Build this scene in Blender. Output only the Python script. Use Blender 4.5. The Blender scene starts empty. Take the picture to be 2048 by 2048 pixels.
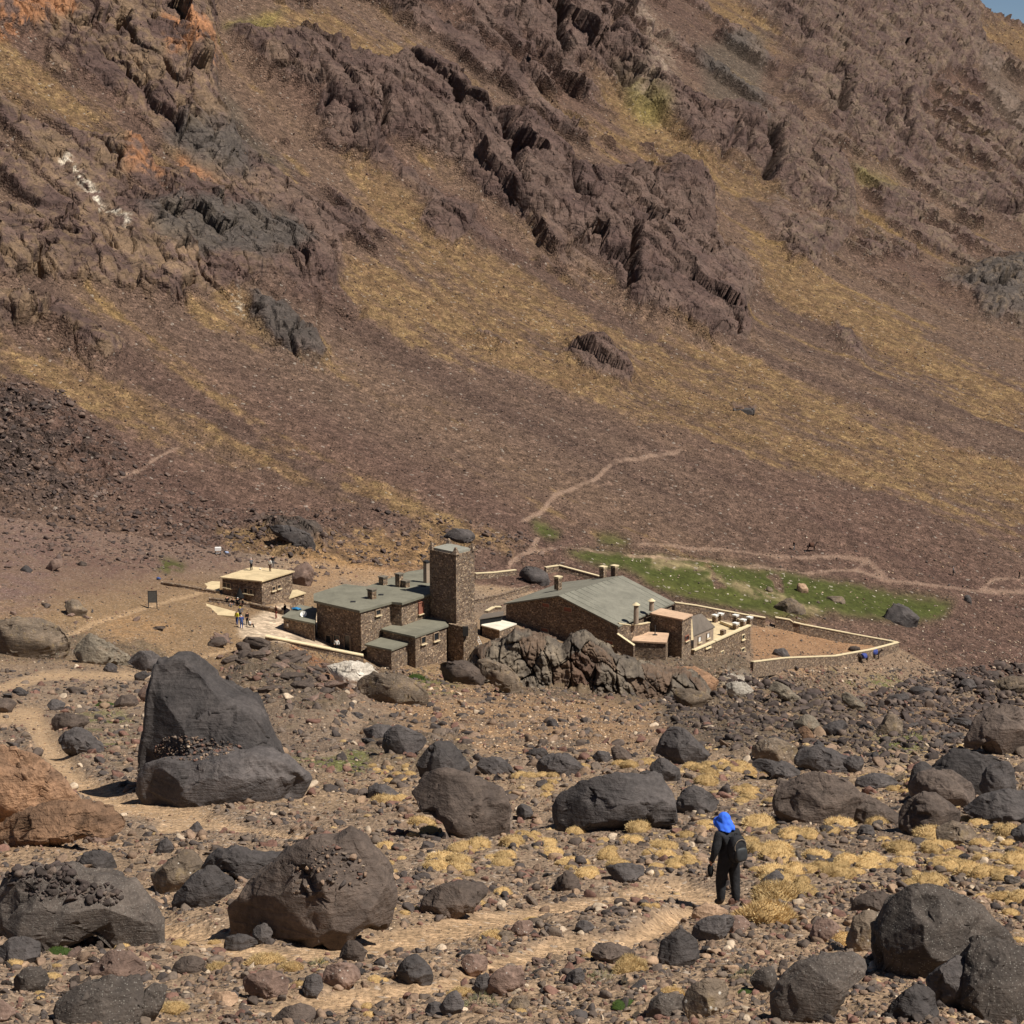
import bpy, bmesh, math, random, time
import numpy as np
from mathutils import Vector, Matrix, noise as mnoise
T0 = time.time()
C = bpy.context.scene.collection
rng = np.random.default_rng(7)
random.seed(7)
R = math.radians
# ---------------------------------------------------------------- camera
F = 3821.0; CX = 1024.0; PITCH = R(10.73)
cp, sp = math.cos(PITCH), math.sin(PITCH)
HF = 2*math.atan(1024.0/F)
camd = bpy.data.cameras.new("camera"); cam = bpy.data.objects.new("camera", camd); C.objects.link(cam)
cam.location = (0, 0, 0); cam.rotation_euler = (math.pi/2-PITCH, 0, 0)
camd.angle = HF; camd.clip_start = 0.5; camd.clip_end = 6000
bpy.context.scene.camera = cam

def ray(u, v):
    a = (u-CX)/F; b = -(v-CX)/F
    y = cp + b*sp; z = -sp + b*cp
    return a/y, z/y                      # x and z per metre of y
def proj(x, y, z):
    d = y*cp - z*sp
    return CX + x/d*F, CX - (y*sp + z*cp)/d*F
def hp(u, v, z):                         # ray meets the level z
    a, t = ray(u, v); y = z/t
    return Vector((a*y, y, z))
def at(u, v, y):
    a, t = ray(u, v)
    return Vector((a*y, y, t*y))
# ---------------------------------------------------------------- numpy noise
NL = 64
LAT = rng.random((NL, NL, NL)).astype(np.float32)*2-1
def vnoise(x, y, z=0.0, off=0):
    x = np.asarray(x, np.float32)+off*17.13+1000; y = np.asarray(y, np.float32)+off*5.71+1000
    z = np.asarray(z, np.float32)+off*3.37+1000+0*x
    xi = np.floor(x).astype(np.int64); yi = np.floor(y).astype(np.int64); zi = np.floor(z).astype(np.int64)
    fx = x-xi; fy = y-yi; fz = z-zi
    fx = fx*fx*(3-2*fx); fy = fy*fy*(3-2*fy); fz = fz*fz*(3-2*fz)
    xi %= NL; yi %= NL; zi %= NL
    x1 = (xi+1) % NL; y1 = (yi+1) % NL; z1 = (zi+1) % NL
    def L(a, b, c): return LAT[a, b, c]
    a = L(xi, yi, zi)*(1-fx)+L(x1, yi, zi)*fx; b = L(xi, y1, zi)*(1-fx)+L(x1, y1, zi)*fx
    c = L(xi, yi, z1)*(1-fx)+L(x1, yi, z1)*fx; d = L(xi, y1, z1)*(1-fx)+L(x1, y1, z1)*fx
    return (a*(1-fy)+b*fy)*(1-fz)+(c*(1-fy)+d*fy)*fz
def fbm(x, y, z=0.0, o=4, off=0, g=.5):
    s = 0; am = 1; t = 0
    for i in range(o):
        s = s+am*vnoise(x*2.03**i, y*2.03**i, np.asarray(z)*2.03**i, off+i*3); t += am; am *= g
    return s/t
def ridged(x, y, z=0.0, o=4, off=0):
    s = 0; am = 1; t = 0
    for i in range(o):
        s = s+am*(1-2*np.abs(vnoise(x*2.07**i, y*2.07**i, np.asarray(z)*2.07**i, off+i*3))); t += am; am *= .5
    return s/t
def h2(i, j, k):
    n = (i*73856093) ^ (j*19349663) ^ (k*83492791)
    n = (n ^ (n >> 13))*1274126177
    n = n & 0x7fffffff
    return (n % 100003)/100003.0
def worley(x, y, seed=0):
    """F1, F2, three random numbers of the nearest cell and the offset from its centre"""
    xi = np.floor(x).astype(np.int64); yi = np.floor(y).astype(np.int64)
    f1 = np.full(x.shape, 9., np.float32); f2 = f1.copy()
    r = [np.zeros(x.shape, np.float32) for _ in range(3)]; ox = f1.copy(); oy = f1.copy()
    for dx in (-1, 0, 1):
        for dy in (-1, 0, 1):
            ci = xi+dx; cj = yi+dy
            px = ci+h2(ci, cj, seed*7+1); py = cj+h2(ci, cj, seed*7+2)
            ddx = x-px; ddy = y-py; d = np.sqrt(ddx*ddx+ddy*ddy)
            m = d < f1
            f2 = np.where(m, f1, np.minimum(f2, d)); f1 = np.where(m, d, f1)
            ox = np.where(m, ddx, ox); oy = np.where(m, ddy, oy)
            for q in range(3): r[q] = np.where(m, h2(ci, cj, seed*7+3+q), r[q])
    return f1, f2, r, ox, oy
def ss(x, a, b):
    t = np.clip((np.asarray(x, float)-a)/(b-a), 0, 1); return t*t*(3-2*t)
def smax(a, b, k):
    h = np.clip(.5+.5*(a-b)/k, 0, 1); return b*(1-h)+a*h+k*h*(1-h)
# ---------------------------------------------------------------- tagging and mesh building
def tag(o, label=None, cat=None, group=None, kind=None):
    if label: o['label'] = label
    if cat: o['category'] = cat
    if group: o['group'] = group
    if kind: o['kind'] = kind
    return o
def empty(name, loc=(0, 0, 0), rz=0):
    o = bpy.data.objects.new(name, None); C.objects.link(o); o.location = loc; o.rotation_euler.z = rz
    o.empty_display_size = .3
    return o
def npmesh(name, V, Fc, mats=(), smooth=False, cols=None, mi=None, fcols=None):
    """V (n,3); Fc (m,3) or (m,4) int array or list of arrays"""
    me = bpy.data.meshes.new(name)
    V = np.asarray(V, np.float32); Fs = Fc if isinstance(Fc, list) else [Fc]
    Fs = [f for f in Fs if len(f)]
    me.vertices.add(len(V)); me.vertices.foreach_set('co', V.ravel())
    nl = sum(f.size for f in Fs); nf = sum(len(f) for f in Fs)
    me.loops.add(nl); me.polygons.add(nf)
    me.loops.foreach_set('vertex_index', np.concatenate([f.ravel() for f in Fs]).astype(np.int32))
    tot = np.concatenate([np.full(len(f), f.shape[1]) for f in Fs]); st = np.concatenate([[0], np.cumsum(tot)[:-1]])
    me.polygons.foreach_set('loop_start', st.astype(np.int32))
    if mi is not None: me.polygons.foreach_set('material_index', np.asarray(mi, np.int32))
    if smooth: me.polygons.foreach_set('use_smooth', np.ones(nf, bool))
    me.update(calc_edges=True)
    if cols is not None:
        ca = me.color_attributes.new('Col', 'FLOAT_COLOR', 'POINT')
        c4 = np.ones((len(V), 4), np.float32); c4[:, :cols.shape[1]] = cols; ca.data.foreach_set('color', c4.ravel())
    for m in mats: me.materials.append(m)
    return me
def link(name, me, parent=None, loc=None):
    o = bpy.data.objects.new(name, me); C.objects.link(o)
    if parent is not None: o.parent = parent
    if loc is not None: o.location = loc
    return o
# ---------------------------------------------------------------- materials
def newmat(name, rough=.9, spec=.25):
    m = bpy.data.materials.new(name); m.use_nodes = True; nt = m.node_tree
    b = nt.nodes['Principled BSDF']; b.inputs['Roughness'].default_value = rough
    b.inputs['Specular IOR Level'].default_value = spec
    return m, nt, b
class N:
    """small helper for node graphs"""
    def __init__(s, nt): s.nt = nt
    def n(s, t, **k):
        x = s.nt.nodes.new(t)
        for a, b in k.items(): setattr(x, a, b)
        return x
    def l(s, a, b): s.nt.links.new(a, b)
    def coord(s, kind='Object', scale=(1, 1, 1), rot=(0, 0, 0)):
        tc = s.n('ShaderNodeTexCoord'); mp = s.n('ShaderNodeMapping'); mp.inputs['Scale'].default_value = scale
        mp.inputs['Rotation'].default_value = rot
        s.l(tc.outputs[kind], mp.inputs['Vector']); return mp.outputs['Vector']
    def noise(s, vec, scale, detail=4, rough=.55, dist=0):
        x = s.n('ShaderNodeTexNoise'); x.inputs['Scale'].default_value = scale; x.inputs['Detail'].default_value = detail
        x.inputs['Roughness'].default_value = rough; x.inputs['Distortion'].default_value = dist
        s.l(vec, x.inputs['Vector']); return x.outputs['Fac']
    def vor(s, vec, scale, feature='F1', out='Distance', rnd=1.0):
        x = s.n('ShaderNodeTexVoronoi'); x.feature = feature; x.inputs['Scale'].default_value = scale
        x.inputs['Randomness'].default_value = rnd
        s.l(vec, x.inputs['Vector']); return x.outputs[out]
    def ramp(s, fac, stops, interp='LINEAR'):
        x = s.n('ShaderNodeValToRGB'); x.color_ramp.interpolation = interp; e = x.color_ramp.elements
        while len(e) < len(stops): e.new(.5)
        for i, (p, c) in enumerate(stops):
            e[i].position = p; e[i].color = (c, c, c, 1) if isinstance(c, (int, float)) else (*c, 1)
        s.l(fac, x.inputs['Fac']); return x.outputs['Color']
    def mix(s, fac, a, b, mode='MIX'):
        x = s.n('ShaderNodeMix', data_type='RGBA', blend_type=mode)
        for i, q in ((0, fac), (6, a), (7, b)):
            if isinstance(q, (int, float)): x.inputs[i].default_value = q if i == 0 else (q, q, q, 1)
            elif isinstance(q, (tuple, np.ndarray)): x.inputs[i].default_value = (*q, 1)
            else: s.l(q, x.inputs[i])
        return x.outputs[2]
    def math(s, op, a, b=0.0):
        x = s.n('ShaderNodeMath', operation=op)
        for i, q in enumerate((a, b)):
            if isinstance(q, (int, float)): x.inputs[i].default_value = q
            else: s.l(q, x.inputs[i])
        return x.outputs[0]
    def bump(s, h, dist, strength, b, prev=None):
        x = s.n('ShaderNodeBump'); x.inputs['Distance'].default_value = dist; x.inputs['Strength'].default_value = strength
        s.l(h, x.inputs['Height'])
        if prev is not None: s.l(prev, x.inputs['Normal'])
        if b is not None: s.l(x.outputs['Normal'], b.inputs['Normal'])
        return x.outputs['Normal']

def ground_mat(name, fine, speck=.5, bumpd=.1, light=.8, grass=False):
    """vertex colour of the place times pebbly detail; fine = size of a pebble in metres"""
    m, nt, b = newmat(name, .95, .15); k = N(nt)
    at_ = k.n('ShaderNodeAttribute', attribute_name='Col'); col = at_.outputs['Color']
    vec = k.coord('Object')
    n1 = k.noise(vec, .35/fine, 5, .7); v1 = k.vor(vec, 1/fine, out='Color'); vd = k.vor(vec, 1/fine)
    v2 = k.vor(vec, 1/(fine*2.7), out='Color')
    sep = k.n('ShaderNodeSeparateColor'); k.l(v1, sep.inputs[0])
    sep2 = k.n('ShaderNodeSeparateColor'); k.l(v2, sep2.inputs[0])
    f = k.ramp(n1, [(.3, .55), (.7, 1.35)])
    col = k.mix(.8, col, f, 'MULTIPLY')
    f2 = k.ramp(sep.outputs[0], [(0, .5), (.55, .9), (.9, 1.15), (1, 1.7)])
    col = k.mix(speck, col, f2, 'MULTIPLY')
    f3 = k.ramp(sep2.outputs[1], [(0, .6), (.5, 1.0), (1, 1.3)])
    col = k.mix(speck*.8, col, f3, 'MULTIPLY')
    # pale stones among the rest
    pale = k.math('GREATER_THAN', sep.outputs[2], 1-.05*light)
    pale = k.math('MULTIPLY', pale, .5)
    col = k.mix(pale, col, (.42, .36, .30))
    k.l(col, b.inputs['Base Color'])
    hh = k.math('SUBTRACT', sep.outputs[1], vd)
    nrm = k.bump(hh, bumpd, .9, None)
    k.bump(n1, bumpd*2.0, .8, b, nrm)
    return m
def rock_mat(name, c1, c2, scale=1.0, fleck=0.0, fleckcol=(.5, .46, .4), bump=.05, attr=False, strata=.3, rough=.85, lich=None):
    m, nt, b = newmat(name, rough, .3); k = N(nt)
    vec = k.coord('Object')
    n1 = k.noise(vec, .9/scale, 6, .65, .4); n2 = k.noise(vec, 9/scale, 5, .7)
    st = k.noise(k.coord('Object', (.35, .35, 2.6), (.5, .35, .2)), 2.2/scale, 5, .6, .6)
    if attr:
        at_ = k.n('ShaderNodeAttribute', attribute_name='Col'); base = at_.outputs['Color']
        base = k.mix(.7, base, k.ramp(n1, [(.3, .6), (.7, 1.4)]), 'MULTIPLY')
    else:
        base = k.ramp(n1, [(.28, c1), (.72, c2)])
        oi = k.n('ShaderNodeObjectInfo')
        base = k.mix(1.0, base, k.ramp(oi.outputs['Random'], [(0, .75), (1, 1.25)]), 'MULTIPLY')
    base = k.mix(.75, base, k.ramp(n2, [(.3, .55), (.7, 1.45)]), 'MULTIPLY')
    base = k.mix(strata, base, k.ramp(st, [(.35, .55), (.5, 1.05), (.65, 1.35)]), 'MULTIPLY')
    if lich is not None: base = k.mix(k.ramp(k.noise(vec, 1.7/scale, 5, .7), [(.56, 0.0), (.68, .6)]), base, lich)
    if fleck > 0:
        v = k.vor(vec, 18/scale, out='Color'); sp_ = k.n('ShaderNodeSeparateColor'); k.l(v, sp_.inputs[0])
        vd = k.vor(vec, 18/scale)
        g = k.math('GREATER_THAN', sp_.outputs[0], 1-fleck); g = k.math('MULTIPLY', g, k.ramp(vd, [(.25, 1.0), (.45, 0.0)]))
        base = k.mix(g, base, fleckcol)
    k.l(base, b.inputs['Base Color'])
    nrm = k.bump(st, bump*3*scale, .6, None)
    nrm = k.bump(n1, bump*5*scale, .7, None, nrm)
    k.bump(n2, bump*scale, .9, b, nrm)
    return m
def plain(name, col, rough=.8, spec=.3, var=.15, scale=3.0, bump=0.0, metal=0.0):
    m, nt, b = newmat(name, rough, spec); k = N(nt); vec = k.coord('Object')
    n1 = k.noise(vec, scale, 5, .6)
    c = k.mix(1.0, tuple(col), k.ramp(n1, [(.3, 1-var), (.7, 1+var)]), 'MULTIPLY')
    k.l(c, b.inputs['Base Color']); b.inputs['Metallic'].default_value = metal
    if bump: k.bump(n1, bump, .8, b)
    return m
# ================================================================ TERRAIN
SC = 2048/1932.0
def D(*pts): return [(x*SC, y*SC) for x, y in pts]      # points read off a 1932-pixel print of the photograph
PY = np.array([0, 6, 12, 21, 33, 54, 79, 100, 130, 165, 190, 207, 260, 400])
PZ = np.array([-1.9, -4.5, -6.9, -10.1, -13.6, -18.85, -25, -31.2, -39.3, -48.8, -54.6, -59.6, -71, -95.])
EX = np.array([-90, -45, -25, 20, 35, 60, 120]); EY = np.array([160, 165, 207, 211, 248, 262, 300.]); EW = np.array([45, 40, 5, 6, 8, 30, 40.])
def foot(x, y): return -113.25-.25*x+.18*y
def top(x, y): return -189-.52*x+.36*y
def lower(x, y):
    n = np.interp(y, PY, PZ)-.1*x*ss(y, 80, 190)
    f = -57.5-.189*(x+17)-.0577*(y-215)
    f = np.where(y < 215, -57.5-.189*(x+17), f)
    e = np.interp(x, EX, EY); w = ss(y, e, e+np.interp(x, EX, EW))
    return n*(1-w)+f*w
def H0(x, y):
    z = smax(smax(foot(x, y), top(x, y), 14), lower(x, y), 3.0)
    z = z - np.maximum(0, y-1150)*.8
    z = z + 3.0*ss(y, 212, 216)*(1-ss(y, 219, 233))*ss(x, -6, 1)*(1-ss(x, 9, 15))*.8
    return z
def dens(y, n):      # resample helper
    return y
# masks are rasterised on the photograph's plane once and looked up where the ground really lies
MG = 4; MU0, MV0, MW, MH = -300, -300, 2700, 2600
def blur(a, s):
    if s <= 0: return a
    r = int(s*3)+1; kx = np.exp(-.5*(np.arange(-r, r+1)/s)**2); kx /= kx.sum()
    p = np.pad(a, ((r, r), (0, 0)), 'edge'); a = sum(kx[i]*p[i:i+a.shape[0]] for i in range(2*r+1))
    p = np.pad(a, ((0, 0), (r, r)), 'edge'); return sum(kx[i]*p[:, i:i+a.shape[1]] for i in range(2*r+1))
GU, GV = np.meshgrid(np.arange(MU0, MU0+MW, MG), np.arange(MV0, MV0+MH, MG))
def inpoly(U, Vv, pts):
    ins = np.zeros(U.shape, bool); n = len(pts)
    for i in range(n):
        x1, y1 = pts[i]; x2, y2 = pts[(i+1) % n]
        if y1 == y2: continue
        c = ((y1 > Vv) != (y2 > Vv)) & (U < (x2-x1)*(Vv-y1)/(y2-y1)+x1)
        ins ^= c
    return ins
def segd(U, Vv, pts, w=1.0):
    d = np.full(U.shape, 1e9)
    for (x1, y1), (x2, y2) in zip(pts[:-1], pts[1:]):
        L = (x2-x1)**2+(y2-y1)**2+1e-9; t = np.clip(((U-x1)*(x2-x1)+(Vv-y1)*(y2-y1))/L, 0, 1)
        d = np.minimum(d, np.hypot(U-x1-t*(x2-x1), (Vv-y1-t*(y2-y1))*w))
    return d
class Mask:
    def __init__(s): s.a = np.zeros(GU.shape, np.float32)
    def poly(s, pts, val=1.0): s.a = np.where(inpoly(GU, GV, pts), val, s.a); return s
    def soft(s, sig): s.a = blur(s.a, sig/MG).astype(np.float32); return s
    def at(s, U, Vv):
        x = np.clip((U-MU0)/MG, 0, s.a.shape[1]-1.001); y = np.clip((Vv-MV0)/MG, 0, s.a.shape[0]-1.001)
        i = x.astype(int); j = y.astype(int); fx = x-i; fy = y-j; a = s.a
        return (a[j, i]*(1-fx)+a[j, i+1]*fx)*(1-fy)+(a[j+1, i]*(1-fx)+a[j+1, i+1]*fx)*fy
ROCKP = [D((415,65),(560,70),(700,140),(780,100),(880,180),(1000,240),(1080,330),(1200,340),(1330,430),(1420,530),(1400,650),(1290,620),(1190,590),(1150,510),(1060,460),(960,420),(900,380),(850,330),(720,260),(700,310),(640,290),(585,230),(600,200),(500,150)),
  D((860,-60),(1030,-60),(1180,90),(1280,200),(1500,230),(1600,340),(1620,420),(1480,400),(1400,330),(1300,280),(1180,180),(1050,110),(930,60)),
  D((1330,-80),(1800,-40),(1880,150),(1760,140),(1700,240),(1600,200),(1480,90)),
  D((1500,130),(1640,170),(1750,250),(1760,320),(1650,320),(1560,250),(1470,180)),
  D((1780,530),(1860,500),(1990,520),(1990,640),(1850,600)), D((1740,330),(1880,340),(1990,420),(1990,470),(1800,400)),
  D((-80,-80),(400,-80),(395,200),(455,270),(460,340),(380,310),(300,250),(200,180),(90,90),(-80,40)),
  D((-80,400),(150,430),(250,400),(360,370),(500,400),(620,480),(630,550),(500,530),(440,560),(300,580),(150,540),(-80,560)),
  D((-80,570),(80,580),(230,670),(200,690),(80,630),(-80,620)), D((460,560),(540,590),(610,670),(600,690),(540,670),(470,610)),
  D((1050,650),(1130,655),(1190,700),(1180,730),(1100,700)), D((800,390),(890,400),(900,440),(850,470),(790,420)),
  D((460,975),(600,1005),(612,1040),(540,1030)), D((120,250),(260,300),(290,380),(230,350),(150,300)),
  D((1380,370),(1500,430),(1620,440),(1560,500),(1460,450)), D((1470,455),(1520,460),(1540,510),(1490,500)),
  D((1240,430),(1330,440),(1330,330),(1250,300)), D((1560,600),(1600,640),(1640,680),(1600,670)),
  D((900,620),(970,640),(960,655),(910,640)), D((640,-80),(860,-80),(900,40),(800,20)),D((1380,765),(1430,765),(1430,775),(1385,777))]
GOLDP = [D((600,240),(740,340),(900,450),(1150,590),(1200,610),(1300,650),(1400,670),(1650,800),(2000,900),(2000,1010),(1700,940),(1450,880),(1250,805),(1000,722),(800,660),(640,560),(635,480),(740,500),(700,400)),
  D((-50,60),(100,140),(200,200),(330,290),(410,350),(330,330),(230,330),(120,240),(-50,170)),
  D((-80,630),(150,680),(400,790),(650,910),(950,1020),(1000,1060),(850,1020),(600,930),(350,840),(100,730),(-80,700)),
  D((420,60),(520,10),(620,20),(700,70),(800,120),(900,170),(1050,200),(1200,280),(1250,330),(1080,240),(900,160),(780,95),(700,135),(560,70)),
  D((1060,110),(1250,230),(1400,330),(1640,420),(1700,440),(1640,440),(1400,380),(1200,270)),
  D((440,560),(620,650),(620,700),(480,660),(330,590)), D((420,230),(600,330),(560,350),(440,260)),
  D((1400,440),(1600,560),(1940,740),(1940,830),(1700,700),(1450,560)), D((1330,-80),(1450,60),(1500,150),(1440,90),(1330,20)),
  D((1700,960),(1800,990),(1940,1060),(1940,1080),(1800,1010)), D((600,340),(800,420),(1000,500),(1160,600),(1120,600),(960,520),(760,450)),
  D((400,980),(620,1010),(900,1010),(900,1060),(600,1100),(420,1060)), D((1780,20),(1960,60),(1960,160),(1850,60))]
m_rock = Mask(); [m_rock.poly(p) for p in ROCKP]; m_rockS = Mask(); m_rockS.a = m_rock.a.copy(); m_rockS.soft(16); m_rock.soft(3)
m_gold = Mask(); [m_gold.poly(p) for p in GOLDP]; m_gold.soft(14)
m_oran = Mask(); [m_oran.poly(p) for p in [D((-80,-80),(120,-80),(130,60),(-80,110)), D((290,70),(390,90),(395,150),(300,160)), D((215,300),(290,320),(300,360),(225,345)), D((330,300),(415,352),(330,330))]]; m_oran.soft(6)
m_grey = Mask(); [m_grey.poly(p) for p in [D((460,555),(545,590),(612,670),(600,692),(540,672),(465,612)), D((300,250),(460,250),(470,350),(330,300)), D((250,400),(520,400),(600,470),(480,520),(300,480)), D((460,975),(600,1005),(612,1040),(540,1030)), D((1780,500),(2000,500),(2000,640),(1850,600)), D((380,160),(440,200),(560,330),(500,320),(420,230)), D((1300,90),(1440,60),(1440,250),(1340,180))]]; m_grey.soft(10)
m_dark = Mask(); [m_dark.poly(p) for p in [D((-80,700),(120,760),(230,850),(250,900),(120,960),(-80,930)), D((650,150),(880,180),(1000,240),(1080,330),(1330,430),(1420,530),(1400,650),(1200,600),(1060,460),(860,330),(720,260))]]; m_dark.soft(14)
m_mead = Mask(); [m_mead.poly(p) for p in [D((1060,1052),(1130,1045),(1200,1052),(1400,1068),(1620,1100),(1800,1136),(1785,1160),(1700,1176),(1560,1160),(1500,1170),(1330,1145),(1240,1118),(1180,1085),(1100,1075)), D((1000,985),(1060,1010),(1040,1035),(1005,1015)), D((1125,1008),(1185,1022),(1180,1035),(1130,1028)), D((298,1052),(350,1062),(345,1082),(300,1078))]]; m_mead.soft(7)
m_grn = Mask(); [m_grn.poly(p) for p in [D((545,1395),(700,1420),(690,1470),(560,1440)), D((780,1262),(870,1290),(860,1312),(790,1312)), D((1640,1385),(1760,1380),(1740,1425),(1650,1430)), D((1560,1270),(1720,1290),(1720,1310),(1560,1300)), D((150,1340),(260,1350),(250,1400),(160,1400)), D((1480,1600),(1600,1620),(1590,1640),(1480,1630)),D((200,1380),(240,1400),(240,1440),(180,1430))]]; m_grn.soft(8)
m_grock = Mask(); [m_grock.poly(p) for p in [D((-80,1180),(130,1190),(310,1230),(320,1260),(200,1250),(-80,1240)), D((440,1240),(520,1225),(650,1290),(660,1370),(560,1370),(430,1300)), D((1230,1270),(1330,1290),(1420,1300),(1560,1270),(1600,1330),(1500,1390),(1380,1420),(1250,1380)), D((1480,1330),(1650,1340),(1640,1420),(1500,1440)), D((600,1260),(760,1270),(800,1320),(680,1320)), D((860,1230),(1400,1240),(1420,1330),(960,1330)), D((1780,1250),(2000,1240),(2000,1330),(1800,1320)), D((690,1360),(900,1400),(880,1480),(700,1440))]]; m_grock.soft(8)
m_gora = Mask(); [m_gora.poly(p) for p in [D((520,1220),(590,1260),(670,1320),(650,1335),(560,1270)), D((-80,1440),(90,1440),(180,1560),(260,1580),(150,1600),(-80,1610)), D((720,1310),(1000,1310),(1240,1350),(1230,1400),(900,1420),(760,1380)), D((1490,1260),(1560,1270),(1580,1300),(1500,1290)), D((560,1080),(600,1110),(800,1080),(800,1010),(560,1040)),D((200,1170),(330,1150),(340,1200),(200,1220))]]; m_gora.soft(12)
m_path = Mask()
def trail(pts, w, vs=1.0):
    m_path.a = np.maximum(m_path.a, np.clip(1.3-segd(GU, GV, pts, vs)/w, 0, 1)).astype(np.float32)
TRAILS = [([(1040,1054),(1082,1030),(1109,993),(1188,961),(1225,927),(1262,921),(1358,903)], 5.5, 1), ([(1071,1092),(1055,1115),(1015,1138)], 6, 1),
  ([(1272,1092),(1300,1092),(1377,1096),(1466,1104),(1571,1110),(1672,1110),(1706,1116),(1730,1122),(1716,1137),(1757,1153),(1842,1170),(1958,1184),(1981,1168),(2048,1160)], 5.5, 1.4),
  ([(1730,1122),(1772,1149)], 5, 1), ([(1040,1120),(1160,1108),(1260,1118),(1377,1124),(1494,1133),(1610,1141),(1656,1137),(1716,1137)], 5.5, 1.4), ([(1958,1184),(2048,1191),(2200,1200)], 6, 1.4),
  ([(240,955),(300,925),(360,890)], 4, 1)]
for p_, w_, v_ in TRAILS: trail(p_, w_, v_)
NTRAILS = [([(-100,1440),(64,1430),(106,1505),(160,1569),(255,1611),(400,1630)], 32, 1.4), ([(330,1650),(430,1640),(600,1680)], 30, 2.5),
  ([(330,1860),(560,1905),(720,1890),(860,1866),(1000,1835),(1120,1812),(1250,1788),(1350,1772),(1430,1790)], 36, 1.6),
  ([(560,2010),(700,1985),(800,1975),(900,1960),(1000,1920),(1100,1890),(1250,1880),(1330,1850),(1400,1810)], 26, 1.6),
  ([(100,1290),(180,1250),(290,1215),(420,1180)], 9, 2), ([(300,1330),(420,1310),(540,1290)], 9, 2), ([(-100,1400),(90,1350),(280,1350)], 24, 2)]
for p_, w_, v_ in NTRAILS: trail(p_, w_, v_)
m_path.soft(3)
PAVE = [(430,1268-25),(560,1215),(640,1240),(570,1300),(520,1285)]
# cracks and gullies that split the crags
CRACKS = [(D((875,150),(885,200),(930,240),(955,300),(945,350),(965,390)), 7, 9), (D((925,210),(945,250),(960,310),(950,360)), 5, 7), (D((1052,370),(1070,400),(1100,412)), 6, 8), (D((1175,430),(1180,500),(1185,560)), 5, 8),
  (D((1300,330),(1330,350),(1360,310),(1380,240)), 4, 5), (D((1440,250),(1450,300),(1440,345)), 10, 12), (D((1400,250),(1395,310)), 4, 6), (D((1035,0),(1045,90),(1060,115)), 6, 10), (D((1100,110),(1160,150),(1180,170)), 9, 8), (D((1235,60),(1250,130),(1270,155)), 9, 9), (D((1130,20),(1140,90)), 6, 8),
  (D((705,190),(712,300)), 4, 5), (D((595,150),(605,230)), 4, 5), (D((695,60),(720,120)), 4, 4), (D((1520,130),(1580,170),(1570,230)), 6, 7), (D((1610,210),(1650,200),(1660,260)), 6, 7), (D((1690,200),(1700,290)), 5, 6), (D((1490,60),(1510,90)), 6, 6), (D((60,625),(95,595)), 6, 5), (D((1810,520),(1850,560),(1900,540)), 6, 8), (D((1840,400),(1900,420)), 4, 6)]
m_crk = Mask()
for p_, w_, d_ in CRACKS: m_crk.a = np.maximum(m_crk.a, d_*np.clip(1.25-segd(GU, GV, p_)/w_, 0, 1)).astype(np.float32)
m_crk.soft(3)
m_vein = Mask()
for p_, w_ in ((D((112,318),(150,360),(185,405),(232,448)), 9), (D((443,556),(447,590)), 6), (D((452,572),(456,600)), 4)): m_vein.a = np.maximum(m_vein.a, np.clip(1.2-segd(GU, GV, p_)/w_, 0, 1)).astype(np.float32)

Q = 1.0                                              # grid fineness
NC = int(1020*Q)+180; NR1 = int(500*Q); NR2 = int(640*Q)
side_ = .31+.33*(np.arange(1, 91)/90.)**1.3
acol = np.concatenate([-side_[::-1], np.linspace(-.31, .31, NC-180), side_])
yf = np.geomspace(8, 1420, 5000)
A2, Y2 = np.meshgrid(acol, yf, indexing='ij')
Z2 = H0(A2*Y2, Y2); U2, V2 = proj(A2*Y2, Y2, Z2)
isM = foot(A2*Y2, Y2) > lower(A2*Y2, Y2)
isM &= Y2 > 180
ib = np.argmax(isM, axis=1); yb = yf[ib]
yb = np.convolve(np.pad(yb, 12, 'edge'), np.ones(25)/25, 'valid')
def rows(col, y0, y1, n):
    m = (yf >= y0) & (yf <= y1); yy = yf[m]; vv = V2[col][m]
    vcl = np.clip(vv, -120, 2130)
    w = np.abs(np.diff(vcl))*np.where(np.diff(vv) < 0, 1, .5)+np.diff(np.log(yy))*60
    c = np.concatenate([[0], np.cumsum(w)]); r_ = np.interp(np.linspace(0, c[-1], n), c, yy); r_[0] = y0; r_[-1] = y1
    return r_
Yg = np.empty((NC, NR1+NR2-1), np.float32)
for c_ in range(NC):
    Yg[c_, :NR1] = rows(c_, 9.0, yb[c_], NR1); Yg[c_, NR1-1:] = rows(c_, yb[c_], 1400, NR2)
Xg = acol[:, None]*Yg; Zg = H0(Xg, Yg)
del A2, Y2, Z2, U2, V2
Ug, Vg = proj(Xg, Yg, Zg)
print('grid', Xg.shape, time.time()-T0)
e_ = .5
nx = -(H0(Xg+e_, Yg)-Zg)/e_; ny = -(H0(Xg, Yg+e_)-Zg)/e_; nn = np.sqrt(nx*nx+ny*ny+1); nx /= nn; ny /= nn; nz = 1/nn
NM = slice(NR1-1, None)
# fall-line coordinates
Lc = Xg*.82-Yg*.57; Cc = Xg*.57+Yg*.82
wu = 16*fbm(Ug/60, Vg/60, 0, 3, 5); wv = 16*fbm(Ug/60, Vg/60, 0, 3, 9)
wu2 = 7*fbm(Ug/14, Vg/14, 0, 3, 31); wv2 = 7*fbm(Ug/14, Vg/14, 0, 3, 37)
UW, VW = Ug+wu+wu2, Vg+wv+wv2
far = ss(Yg, 180, 300)
mt = (foot(Xg, Yg) > lower(Xg, Yg)).astype(float)*ss(Yg, 200, 240)
rock = m_rock.at(UW, VW)*mt; rockS = m_rockS.at(UW, VW)*mt
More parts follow.
